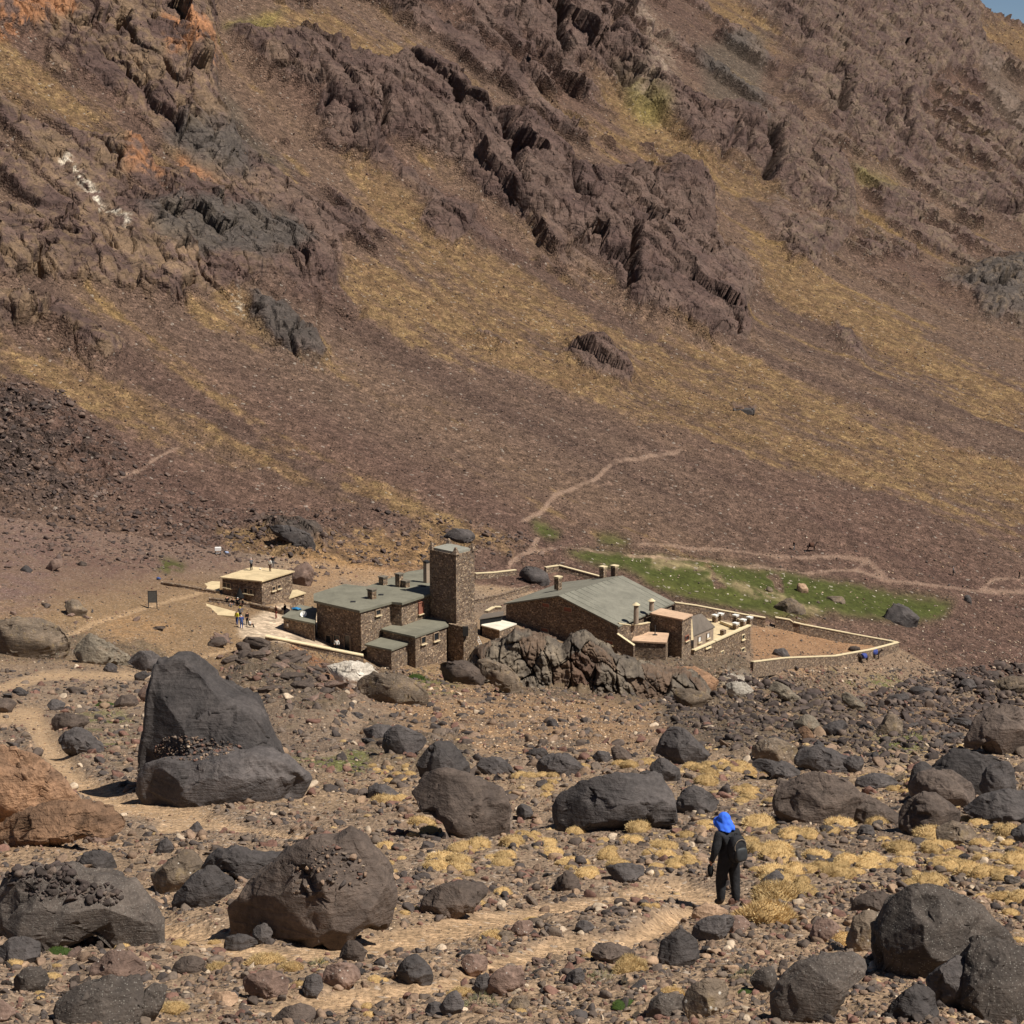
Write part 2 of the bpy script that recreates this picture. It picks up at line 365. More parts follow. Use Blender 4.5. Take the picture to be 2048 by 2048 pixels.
# extra small outcrops by noise, away from the lower scree
ex = ridged(Cc/32, Lc/60, 0, 4, 77); ex = ss(ex, .54, .66)*ss(-Vg, -760, -420)*(mt > 0)
ex *= 1-.8*m_gold.at(UW, VW)
rock = np.maximum(rock, ex*.9); rockS = np.maximum(rockS, ex*.6)
crk = m_crk.at(Ug+wu*.3+wu2*.6, Vg+wv*.3+wv2*.6)*mt
sd = np.clip(Yg/500, .6, 1.6)
disp = 1.6*fbm(Cc/28, Lc/120, 0, 3, 3)*far*mt + .55*fbm(Xg/7, Yg/7, Zg/7, 3, 13)*mt + .25*ridged(Xg/2.2, Yg/2.2, Zg/2.2, 3, 15)*mt
wx = fbm(Xg/11, Yg/11, Zg/11, 3, 41)*.5; wy = fbm(Xg/11, Yg/11, Zg/11, 3, 43)*.5
f1, f2, r_, ox, oy = worley(Cc/17+wx, Lc/26+wy+.4*Cc/17, 1)
cell = (r_[0]*5.5 + (r_[1]-.3)*ox*9 + (r_[2]-.5)*oy*9) - 7*(1-ss(f2-f1, 0, .075))*(r_[2] > .4)
g1, g2, q_, px_, py_ = worley(Cc/5.5+wx*1.5, Lc/8.5+wy*1.5+.5*Cc/5.5, 2)
cell2 = q_[0]*1.7 + (q_[1]-.4)*px_*3.4 + (q_[2]-.5)*py_*3.4 - 2.8*(1-ss(g2-g1, 0, .10))*(q_[1] > .45)
w1, w2, p_, ax_, ay_ = worley(Cc/1.9+wx*3, Lc/2.9+wy*3, 3)
cell3 = p_[0]*.6 + (p_[1]-.5)*ax_*1.3+(p_[2]-.5)*ay_*1.3
rr = ridged(Xg/9, Yg/9, Zg/9, 5, 51)
rgt = 1-.35*ss(Ug, 1250, 1500)
disp += rockS*(2.2+cell*.85*rgt+cell2*.6*rgt+.8*rr*rgt+.5*ridged(Cc/3.2, Lc/5, 0, 4, 53))*sd + rock*(.75*cell3+.35*cell2)*sd*rgt
disp -= crk*rockS*1.2*sd
# boulder field left
bf = m_dark.at(UW, VW)*(Ug < 330)*mt*(1-rock)
disp += bf*(1.0*cell3+.5*cell2)
# near ground
nr = 1-mt
path = m_path.at(Ug+wu2*.5, Vg+wv2*.35)
pav = Mask().poly([(478,1248),(560,1206),(640,1226),(700,1250),(640,1300),(560,1300),(520,1286),(478,1275)]).soft(4).at(Ug, Vg)
grock = m_grock.at(UW, VW)*nr
calm = (1-path*.85)*(1-pav)*(1-.6*m_mead.at(Ug, Vg))
plat = ss(Yg, 185, 225)*nr
disp += nr*calm*((1-.7*plat)*(.45*fbm(Xg/6, Yg/6, 0, 3, 61)*ss(Yg, 25, 60)+.16*fbm(Xg/1.3, Yg/1.3, 0, 3, 63)+.05*ridged(Xg/.33, Yg/.33, 0, 3, 65)*(1-ss(Yg, 60, 120)))+.18*fbm(Xg/3, Yg/3, 0, 3, 67))
k1, k2, s_, bx_, by_ = worley(Xg/4.2+wx, Yg/7+wy+.5*Xg/4.2, 5)
kc = s_[0]*1.3+(s_[1]-.5)*bx_*2.6+(s_[2]-.35)*by_*2.6-.9*(1-ss(k2-k1, 0, .14))
l1, l2, t_, cx_, cy_ = worley(Xg/1.5+wx*2, Yg/2.4+wy*2, 6)
kc2 = t_[0]*.45+(t_[1]-.5)*cx_*1.0+(t_[2]-.5)*cy_*1.0-.3*(1-ss(l2-l1, 0, .12))
clf = ss(Yg, 208, 211)*(1-ss(Yg, 219, 225))*ss(Xg, -8, -2)*(1-ss(Xg, 9, 15))
disp += clf*(kc*.4+kc2*.6)
md = Mask().poly(D((430,1250),(520,1215),(620,1255),(690,1320),(640,1390),(520,1380),(430,1320))).soft(22).at(Ug, Vg)*nr
disp += grock*(1-pav)*(.3+.7*ss(Yg, 200, 225))*(1-.85*np.clip(md*1.5, 0, 1))*(.3+kc*(.26+.5*clf)+kc2*(.45+.5*clf)+.4*ridged(Xg/3, Yg/5, 0, 5, 71))
# orange-brown mound in front of the terrace
md = Mask().poly(D((430,1250),(520,1215),(620,1255),(690,1320),(640,1390),(520,1380),(430,1320))).soft(22).at(Ug, Vg)*nr
disp += md*(1.2+.25*kc)
disp -= .15*path*nr
Xf = Xg+nx*disp; Yf = Yg+ny*disp-.35*rockS*disp; Zf = Zg+nz*disp
Uf, Vf = proj(Xf, Yf, Zf)
print('relief', time.time()-T0)
# ---- colour of the ground (albedo)
def lin(r, g, b): 
    f = lambda c: (c/255/12.92) if c <= 10 else ((c/255+.055)/1.055)**2.4
    return np.array([f(r), f(g), f(b)])
EXPO = 1.15
def sc(r, g, b): return lin(r, g, b)/EXPO      # sunlit look -> albedo
col = np.empty(Xg.shape+(3,), np.float32)
def setc(mask, c, k=1.0):
    global col
    m = np.clip(mask*k, 0, 1)[..., None]; col = col*(1-m)+np.asarray(c, np.float32)*m
stre = fbm(Cc/9, Lc/160, 0, 4, 81); stre2 = fbm(Cc/3, Lc/40, 0, 3, 85); big = fbm(Cc/60, Lc/200, 0, 3, 83); mid = fbm(Xg/9, Yg/9, Zg/9, 4, 87); fine_ = fbm(Xg/1.6, Yg/1.6, Zg/1.6, 3, 89)
col[:] = sc(120, 98, 84)
setc(ss(stre+.5*big, .0, .35), sc(130, 106, 88), .6)
setc(ss(-(stre+.4*big), .05, .4), sc(97, 78, 69), .6)
setc(ss(fbm(Cc/70, Lc/220, 0, 2, 91), .05, .4)*(1-m_gold.at(UW, VW)), sc(110, 84, 75), .5)
gold = m_gold.at(UW, VW)*mt; gn = ss(gold+.7*stre+.7*stre2+.4*mid+.3*fine_, .30, 1.0)
setc(gn, sc(142, 114, 80), .74); setc(gn*ss(fine_+.5*stre2, .05, .45), sc(168, 139, 97), .55); setc(gn*ss(-fine_-.4*stre2, .1, .45), sc(120, 92, 68), .6)
setc(ss(.5*stre+.6*stre2+.3*mid, .28, .5)*(1-gold)*ss(-Vg, -1000, -500)*mt, sc(146, 118, 74), .5)
setc(m_grey.at(UW, VW)*mt, sc(104, 96, 84), .6)
rk = np.clip(rock*1.3-.15+.3*fine_, 0, 1)
rc_ = sc(97, 77, 69)*1.0
setc(rk, rc_, .95); setc(rk*ss(mid, -.1, .4), sc(114, 94, 83), .55); setc(rk*ss(-mid, .0, .4), sc(82, 63, 58), .6)
lf = ss(-Ug, -700, -350)
setc(rk*lf*ss(fine_+mid, -.2, .5), sc(136, 112, 84), .6)
setc(rk*m_grey.at(UW, VW), sc(84, 78, 72), .8)
rt_ = ss(Ug, 1400, 1650)
setc(rk*rt_*ss(fine_+.5*mid, -.1, .4), sc(122, 104, 84), .6)
setc(bf*ss(mid+fine_, -.3, .1), sc(74, 64, 60), .8)
setc(m_oran.at(UW, VW)*ss(mid+fine_, -.25, .25)*mt, sc(172, 118, 80), .75)
vn = m_vein.at(Ug+wu2*1.0, Vg+wv2*1.0)*ss(fine_+.6*fbm(Xg/.7, Yg/.7, Zg/.7, 2, 93), -.2, .05)*mt
setc(vn*ss(fbm(Xg/1.1, Yg/1.1, Zg/2.5, 3, 99), -.35, .15), sc(222, 210, 190), .9)
yg_ = Mask().poly(D((1140,130),(1235,215),(1250,250),(1210,235))).poly(D((1590,310),(1680,350),(1700,370),(1620,350))).poly(D((430,40),(540,20),(500,70),(410,70))).soft(8).at(UW, VW)
setc(yg_*mt, sc(142, 132, 74), .6)
pl_ = Mask().poly(D((1190,-20),(1260,60),(1280,170),(1200,200),(1180,90))).soft(12).at(UW, VW)
setc(pl_*mt*ss(fine_, -.3, .4), sc(168, 148, 128), .7)
gs_ = Mask().poly(D((1400,80),(1450,70),(1430,140),(1400,120))).poly(D((1830,80),(1932,180),(1932,280),(1860,200))).soft(8).at(Ug, Vg)
setc(gs_*mt, sc(116, 100, 88), .8)
# near ground colours
c_near = sc(150, 129, 109)
setc(nr, c_near)
setc(nr*ss(mid, .0, .4), sc(166, 140, 112), .7); setc(nr*ss(-mid, .05, .4), sc(122, 105, 90), .7)
setc(nr*ss(Yg, 150, 190)*(1-ss(Yg, 235, 260)), sc(150, 120, 84), .6)
setc(nr*ss(Ug, 1400, 1600)*ss(Yg, 210, 260), sc(140, 116, 94), .6)
lsc = nr*ss(-Vg-.12*(Ug-400)+30*mid, -1200, -1110)*ss(-Ug+60*mid, -620, -380); setc(lsc, sc(126, 102, 90), .85); setc(lsc*ss(mid+fine_, 0, .5), sc(112, 86, 78), .6)
setc(nr*ss(-Ug, -130, -40)*ss(-Vg, -1260, -1180)*ss(mid+fine_, -.4, .3), sc(128, 104, 96), .7)
setc(m_gora.at(UW, VW)*ss(mid+fine_,-.6,.1), sc(176, 138, 98), .6)
go2 = Mask().poly(D((530,1215),(600,1265),(670,1320),(650,1335),(560,1270))).soft(8).at(UW, VW); setc(go2*nr, sc(188, 118, 72), .8)
gk = np.clip(grock*1.3-.2+.35*fine_, 0, 1)
setc(gk*(1-.7*m_gora.at(UW, VW)), sc(112, 98, 82), .85); setc(gk*ss(mid, .05, .4), sc(142, 120, 92), .6); setc(gk*ss(-fine_, .15, .5), sc(84, 74, 66), .7)
wh = Mask().poly(D((640,1258),(700,1262),(720,1300),(650,1280))).poly(D((1360,1270),(1400,1290),(1440,1310),(1410,1320),(1365,1290))).soft(5).at(UW, VW)
setc(wh*nr*ss(fine_, -.4, .2), sc(215, 205, 190), .8)
setc(m_grn.at(UW, VW)*ss(mid+fine_, -.2, .3)*nr, sc(104, 112, 56), .8)
enc = Mask().poly([(1501,1252),(1590,1262),(1780,1292),(1672,1311),(1571,1316),(1507,1324)]).soft(3).at(Ug, Vg); setc(enc*nr, sc(170, 132, 98), .85)
setc(enc*nr*ss(fine_, .0, .4), sc(142, 108, 82), .5)
mm = m_mead.at(Ug+wu2*1.2, Vg+wv2*.7)*(1-.9*ss(fbm(Xg/3+.02*Yg, Yg/20, 0, 3, 97)+.3*fine_, .38, .55))
setc(mm, sc(74, 80, 38), .97); setc(mm*ss(mid, 0, .4), sc(92, 92, 48), .6)
st_ = Mask(); st_.a = np.clip(1.3-segd(GU, GV, [(1300,1122),(1400,1150),(1500,1190),(1620,1225)], 1.5)/14, 0, 1).astype(np.float32)
setc(st_.at(UW, VW)*ss(fine_, -.5, .1)*(mm > .1), sc(160, 140, 108), .7)
pth = path*ss(path+.3*fine_, .25, .6)
setc(pth*nr, sc(200, 168, 132), .9); setc(pth*mt*ss(fine_, -.6, .1), sc(168, 140, 120), .9)
setc(pth*nr*ss(mid, 0, .5), sc(184, 150, 114), .5)
setc(pav, sc(206, 184, 158), .9)
print('colour', time.time()-T0)
mGround = ground_mat('gravel ground', .11, .55, .05)
mMount = ground_mat('mountain scree', .5, .7, .45, .2)
mCrag = rock_mat('crag rock', None, None, 6.0, 0, bump=.05, attr=True, strata=.45)
kk_ = N(mCrag.node_tree); bs_ = mCrag.node_tree.nodes['Principled BSDF']; vv_ = kk_.coord('Object', (1, 1, .45)); nd_ = kk_.n('ShaderNodeTexNoise'); nd_.inputs['Scale'].default_value = .5; kk_.l(vv_, nd_.inputs['Vector']); vd_ = kk_.mix(.25, vv_, nd_.outputs['Color'], 'ADD')
e1_ = kk_.ramp(kk_.vor(vd_, .16, 'DISTANCE_TO_EDGE'), [(0, 0.0), (.10, 1.0)]); e2_ = kk_.ramp(kk_.vor(vd_, .55, 'DISTANCE_TO_EDGE'), [(0, 0.0), (.12, 1.0)])
pv_ = bs_.inputs['Normal'].links[0].from_socket; b1_ = kk_.bump(e1_, 1.0, .6, None, pv_); kk_.bump(e2_, .35, .55, bs_, b1_)
mGrass = ground_mat('meadow grass', .5, .35, .1, .3)
NRt = Xf.shape[1]
VID = np.arange(NC*NRt).reshape(NC, NRt)
q0 = VID[:-1, :-1]; quads = np.stack([q0, VID[1:, :-1], VID[1:, 1:], VID[:-1, 1:]], -1)
P_all = np.stack([Xf, Yf, Zf], -1).reshape(-1, 3).astype(np.float32); C_all = col.reshape(-1, 3)
fm = np.zeros(quads.shape[:2], int)
fr = np.arange(NRt-1)
fm[:, fr < NR1-1] = 0; fm[:, fr >= NR1-1] = 1
rkq = rk[:-1, :-1]; fm[(fm == 1) & (rkq > .5)] = 2
fm[mm[:-1, :-1] > .5] = 3
pathq = (path[:-1, :-1] > .5); fm[pathq & (fm != 3)] = 4
fm[pav[:-1, :-1] > .5] = 5
def submesh(sel, name, mat, kind, smooth=True, label=None, cat=None):
    q = quads[sel]; ids, inv = np.unique(q.ravel(), return_inverse=True)
    me = npmesh(name, P_all[ids], inv.reshape(-1, 4), [mat], smooth, C_all[ids])
    o = link(name, me); tag(o, label, cat, None, kind); return o
submesh(fm == 0, 'ground', mGround, 'structure', label='stony brown ground sloping down to the stone buildings')
submesh(fm == 1, 'mountain_slope', mMount, 'structure', label='mauve and golden scree slope rising behind the buildings')
submesh(fm == 2, 'rock_cliff', mCrag, 'structure', smooth=False, label='dark purple brown crags standing out of the scree')
submesh(fm == 3, 'meadow', mGrass, 'structure', label='green meadow strip behind the walled yard')
submesh(fm == 4, 'path', mGround, 'structure', label='pale trodden footpaths across ground and scree')
mPave = ground_mat('paving stones', .45, .6, .05, .3)
submesh(fm == 5, 'terrace_paving', mPave, 'structure', label='pale stone paving between the small hut and the flat roofed house')
print('terrain', time.time()-T0, P_all.shape)
# ---- where does a pixel meet the finished ground
GRID = {}
uf = Uf.ravel(); vf = Vf.ravel(); okk = (uf > -150) & (uf < 2200) & (vf > -150) & (vf < 2200)
# visible vertices: running minimum of v along each column going away
vm = np.minimum.accumulate(np.concatenate([np.full((NC, 1), 9e9), Vf[:, :-1]], 1), axis=1)
VIS = (Vf <= vm+.5)
vis_id = np.nonzero(VIS.ravel() & okk)[0]
cellk = (uf[vis_id]//8).astype(int)*1000+(vf[vis_id]//8).astype(int)
order = np.argsort(cellk, kind='stable'); sk = cellk[order]
def gp(u, v):
    best = None; bd = 1e9
    for rad in (1, 2, 4):
        for i in range(-rad, rad+1):
            for j in range(-rad, rad+1):
                key = int(u//8+i)*1000+int(v//8+j)
                a = np.searchsorted(sk, key); b = np.searchsorted(sk, key+1)
                if b > a:
                    ids = vis_id[order[a:b]]; d = np.hypot(uf[ids]-u, vf[ids]-v); m = d.argmin()
                    if d[m] < bd: bd = d[m]; best = ids[m]
        if best is not None: break
    if best is None:
        a, t = ray(u, v); y = 30.0
        while H0(a*y, y) < t*y and y < 900: y += .5
        return Vector((a*y, y, float(H0(a*y, y))))
    return Vector(P_all[best].tolist())
def ground_z(x, y):
    """height of the finished ground near x, y"""
    a = x/y; c = int(np.clip(np.searchsorted(acol, a), 1, NC-2))
    r = int(np.clip(np.searchsorted(Yf[c], y), 1, NRt-2)); return float(max(Zf[c, r], Zf[c, r-1]))
# ================================================================ ROCKS
mDark = rock_mat('dark boulder stone', sc(62, 58, 57), sc(98, 91, 88), 1.0, .0, bump=.035, strata=.35)
mDarkBrown = rock_mat('dark brown boulder stone', sc(70, 61, 56), sc(108, 94, 84), 1.0, .0, bump=.035, strata=.35)
mGreyBrown = rock_mat('grey brown rock', sc(86, 76, 66), sc(132, 115, 97), 1.0, .03, bump=.04, strata=.5, lich=sc(150, 128, 88))
mTan = rock_mat('tan rock', sc(140, 112, 90), sc(190, 160, 132), .6, .0, bump=.03, strata=.35)
mRed = rock_mat('reddish rock', sc(100, 82, 74), sc(140, 116, 102), .6, .03, bump=.03, strata=.3)
mSpeck = rock_mat('speckled conglomerate', sc(64, 58, 54), sc(104, 94, 86), .42, .22, (.185, .168, .145), bump=.035, strata=.15)
mOrange = rock_mat('orange earth rock', sc(116, 92, 74), sc(158, 122, 93), 1.6, .0, bump=.05, strata=.6)
mCliff = rock_mat('grey cliff rock', sc(98, 90, 80), sc(140, 128, 110), 2.2, .0, bump=.05, strata=.6, lich=sc(126, 100, 76))
mCliffS = rock_mat('stained cliff rock', sc(92, 84, 74), sc(140, 126, 106), 3.0, .0, bump=.06, strata=.3, lich=sc(120, 92, 70))
mPale = rock_mat('pale washed rock', sc(150, 140, 126), sc(225, 215, 200), 1.4, .0, bump=.05, strata=.5)
ICO = {}
def ico(n):
    if n not in ICO:
        bm = bmesh.new(); bmesh.ops.create_icosphere(bm, subdivisions=n, radius=1)
        ICO[n] = (np.array([v.co[:] for v in bm.verts], np.float32), np.array([[v.index for v in f.verts] for f in bm.faces])); bm.free()
    return ICO[n]
def roughen(Pn, size, seed, k=1.0, strat=.5):
    """relief along the radius: broad facets, cracks and grain, size = half extent in metres"""
    p = Pn/size
    nrm = Pn/np.maximum(np.linalg.norm(Pn, axis=1, keepdims=True), 1e-6)
    d = .055*ridged(p[:, 0]*1.1+seed, p[:, 1]*1.1, p[:, 2]*1.1, 4, seed % 40)
    d += .035*fbm(p[:, 0]*5+seed, p[:, 1]*5, p[:, 2]*5, 3, seed % 31)
    q = vnoise(p[:, 0]*1.2, p[:, 1]*1.2, p[:, 2]*1.2, seed % 23)
    c = np.abs(vnoise(p[:, 0]*1.7+q, p[:, 1]*1.7, p[:, 2]*1.7+seed, seed % 17)); d -= .09*(1-ss(c, 0, .05))
    st = vnoise(p[:, 0]*1.5, p[:, 1]*1.5, (p[:, 2]+.45*p[:, 0])*8+seed, seed % 13); d += .022*strat*st
    return Pn+nrm*(d*size*k)[:, None]
def facets(Pn, size, seed, n1, n2, a1, a2, rn=.26, keep=None, zw=.6):
    """break the surface into flat fracture faces with sharp steps between them"""
    r = np.random.default_rng(seed)
    for nseed, amp, off in ((n1, a1, .03), (n2, a2, .014)):
        nr = Pn/np.maximum(np.linalg.norm(Pn, axis=1, keepdims=True), 1e-6)
        # wobble the cell borders a little
        W_ = Pn+size*.06*np.stack([fbm(Pn[:, 0]/size*4+q*9, Pn[:, 1]/size*4, Pn[:, 2]/size*4, 2, 11+q) for q in range(3)], 1)
        ids = r.choice(len(Pn), min(nseed, len(Pn)), replace=False); S = W_[ids]
        sn = nr[ids]+r.normal(0, rn, (len(ids), 3))*np.array([1, 1, .8]); sn /= np.linalg.norm(sn, axis=1, keepdims=True)
        best = np.full(len(Pn), 9e9); sec = best.copy(); bi = np.zeros(len(Pn), int)
        for i in range(len(ids)):
            d = ((W_-S[i])**2*np.array([1, 1, zw])).sum(1); m = d < best; sec = np.where(m, best, np.minimum(sec, d)); best = np.where(m, d, best); bi[m] = i
        c = Pn[ids]+nr[ids]*r.normal(0, off, (len(ids), 1))*size
        den = np.clip((nr*sn[bi]).sum(1), .45, 1); t = ((c[bi]-Pn)*sn[bi]).sum(1)/den
        t = np.clip(t, -.22*size, .14*size)
        if keep is not None: t = t*keep
        Pn = Pn+nr*(t*amp)[:, None]
        if nseed == n1:
            gap = (np.sqrt(sec)-np.sqrt(best))/size; pick = r.random(len(ids)) < .45
            Pn = Pn-nr*((1-ss(gap, 0, .05))*pick[bi]*.05*size)[:, None]
    return Pn
def boulder(name, pts, mat, label, depth=None, thick=.75, seed=0, cuts=7, lvl=None, sink=.06, k=1.0, cat='boulder', parent=None, group=None, sq=.62, base=None, color=None, tilt=.35, lean=0.0, nf=(15, 90), zw=.6, fa=.85, sk=.3, h0=.56):
    """a rock whose outline against the view is pts; it gets its own distance, width and thickness"""
    pts = [(float(a), float(b)) for a, b in pts]
    us = [p[0] for p in pts]; vs = [p[1] for p in pts]; vb = max(vs); w = max(us)-min(us); h = vb-min(vs)
    rs = random.Random(seed*101+int(us[0]))
    if depth is None:
        ub = np.mean([p[0] for p in pts if p[1] > vb-.2*h])
        g = base if base is not None else gp(min(max(ub, 5), 2043), min(vb-.04*h, 2044)); y0 = g.y
        if vb > 2048:
            g0 = gp(min(max(ub, 5), 2043), 2040)
            y0 = g0.y
            a_, t_ = ray(ub, vb)
            while ground_z(a_*y0, y0) < t_*y0 and y0 > 10.5: y0 -= .25
    else: y0 = depth
    m_per = y0/F
    th = thick*math.sqrt(w*h)*m_per*.62
    yc = y0+th*.35
    P3 = [at(a, b, yc) for a, b in pts]
    # the outline's own centre
    cx = sum(p.x for p in P3)/len(P3); cz = sum(p.z for p in P3)/len(P3)
    xs = np.array([p.x-cx for p in P3]); zs = np.array([p.z-cz for p in P3])
    n_ = 720; th_ = np.linspace(-math.pi, math.pi, n_, endpoint=False); Rr = np.zeros(n_)
    for i in range(n_):
        dx, dz = math.cos(th_[i]), math.sin(th_[i]); best = 0
        for j in range(len(xs)):
            x1, z1 = xs[j], zs[j]; x2, z2 = xs[(j+1) % len(xs)], zs[(j+1) % len(xs)]
            ex_, ez_ = x2-x1, z2-z1; den = dx*ez_-dz*ex_
            if abs(den) < 1e-9: continue
            t = (x1*ez_-z1*ex_)/den; s = (x1*dz-z1*dx)/den
            if t > 0 and -1e-6 <= s <= 1+1e-6: best = max(best, t)
        Rr[i] = best
    Rr = np.where(Rr <= 0, np.mean(Rr), Rr)
    px = w/2.0; lvl = lvl or (7 if px > 130 else 6 if px > 42 else 5 if px > 14 else 4)
    d, Fc = ico(lvl); d = d.copy()
    ang = np.arctan2(d[:, 2], d[:, 0]); rho = np.sqrt(d[:, 0]**2+d[:, 2]**2)
    Ra = np.interp(ang, np.append(th_, math.pi), np.append(Rr, Rr[0]))*1.05
    rr_ = Ra*rho**sq
    V = np.stack([rr_*np.cos(ang), np.sign(d[:, 1])*np.abs(d[:, 1])**.8*th, rr_*np.sin(ang)], 1)
    size = (Ra.mean()+th)/2
    for c in range(cuts):
        n = Vector((rs.uniform(-1, 1), -1 if c % 3 else 1, rs.uniform(-.5, 1.1)+tilt)).normalized()
        n = np.array(n[:]); dd = V@n; hmax = dd.max(); hh = hmax*rs.uniform(h0, .88)
        # keep the silhouette: fade the cut near the outline
        kk = 1-sk*ss(rho, .8, 1.0); ov = np.maximum(dd-hh, 0)*kk; V -= ov[:, None]*n[None, :]
    V = roughen(V, size, seed+int(us[0]) % 97, k*.30)
    V = facets(V, size, seed*13+5, nf[0], nf[1], fa, .6*fa/.85, .30 if nf[0] < 50 else .34, 1-.6*ss(rho, .8, .99), zw)
    for c in range(cuts*2+4):                       # small fresh breaks
        n = Vector((rs.uniform(-1, 1), rs.choice((-1, -1, -.6, 1)), rs.uniform(-.6, 1.1))).normalized()
        n = np.array(n[:]); dd = V@n; hh = dd.max()*rs.uniform(.78, .95)
        kk = 1-sk*ss(rho, .9, 1.0); V -= (np.maximum(dd-hh, 0)*kk)[:, None]*n[None, :]
    V = V+(.012*k*size)*fbm(V[:, 0]/size*9, V[:, 1]/size*9, V[:, 2]/size*9+seed, 3, 5)[:, None]*(V/np.maximum(np.linalg.norm(V, axis=1, keepdims=True), 1e-6))
    zb = zs.min(); low = ss(-(V[:, 2]-zb*.55)/abs(zb), 0, .45); V[:, 2] -= low*(.3*th+.06*abs(zb))
    V[:, 1] += lean*V[:, 2]
    loc = (cx, yc, cz-sink*(max(zs)-min(zs))*0)
    me = npmesh(name, V, Fc, [mat], False)
    o = link(name, me, None, loc)
    if parent is not None:
        o.parent = parent; o.location = Vector(loc)-parent.location
        if label: o['label'] = label
    else: tag(o, label, cat, group)
    return o
O = [(0, 0)]
def z4(*p): return [(200+x/3.22, 1250+y/3.22) for x, y in p]
def z5(*p): return [(x/2.415, 1600+y/2.415) for x, y in p]
def z6(*p): return [(700+x/2.76, 1350+y/2.76) for x, y in p]
def z7(*p): return [(1300+x/2.583, 1500+y/2.583) for x, y in p]
def z8(*p): return [(700+x/2.76, 1700+y/2.76) for x, y in p]
def z3(*p): return [(1300+x/2.583, 1050+y/2.583) for x, y in p]
def zA(*p): return [(x/2.76, 1100+y/2.76) for x, y in p]
def zB(*p): return [(1500+x/3.526, 1350+y/3.526) for x, y in p]
def zC(*p): return [(900+x/3.22, 1050+y/3.22) for x, y in p]
def zD(*p): return [(400+x/3.22, 1050+y/3.22) for x, y in p]
# the great split boulder, two blocks of one rock
g0 = gp(420, 1600); big = empty('split_boulder', (g0.x, g0.y+1.2, g0.z))
tag(big, 'huge dark split boulder with a pointed top on the left, highest rock near the camera', 'boulder')
boulder('rock_spire', z4((375,240),(420,262),(480,225),(560,240),(640,290),(740,400),(860,460),(990,500),(1060,590),(1110,680),(1190,840),(1180,960),(900,1050),(400,1000),(270,840),(310,640),(330,430)), mDark, None, g0.y+1.5, .75, 3, 6, 7, parent=big, k=.6, tilt=.6, lean=.25, sq=.8, fa=.55, nf=(9, 90), sk=.92, h0=.72)
boulder('rock_base', z4((235,960),(275,880),(400,850),(600,872),(820,825),(1000,818),(1190,850),(1320,960),(1370,1020),(1310,1110),(1210,1160),(900,1170),(640,1155),(300,1155),(215,1110)), mDark, None, g0.y-.7, .66, 9, 8, 7, parent=big, k=.8, tilt=.1, fa=.6, nf=(12, 110), sk=.7, h0=.66)
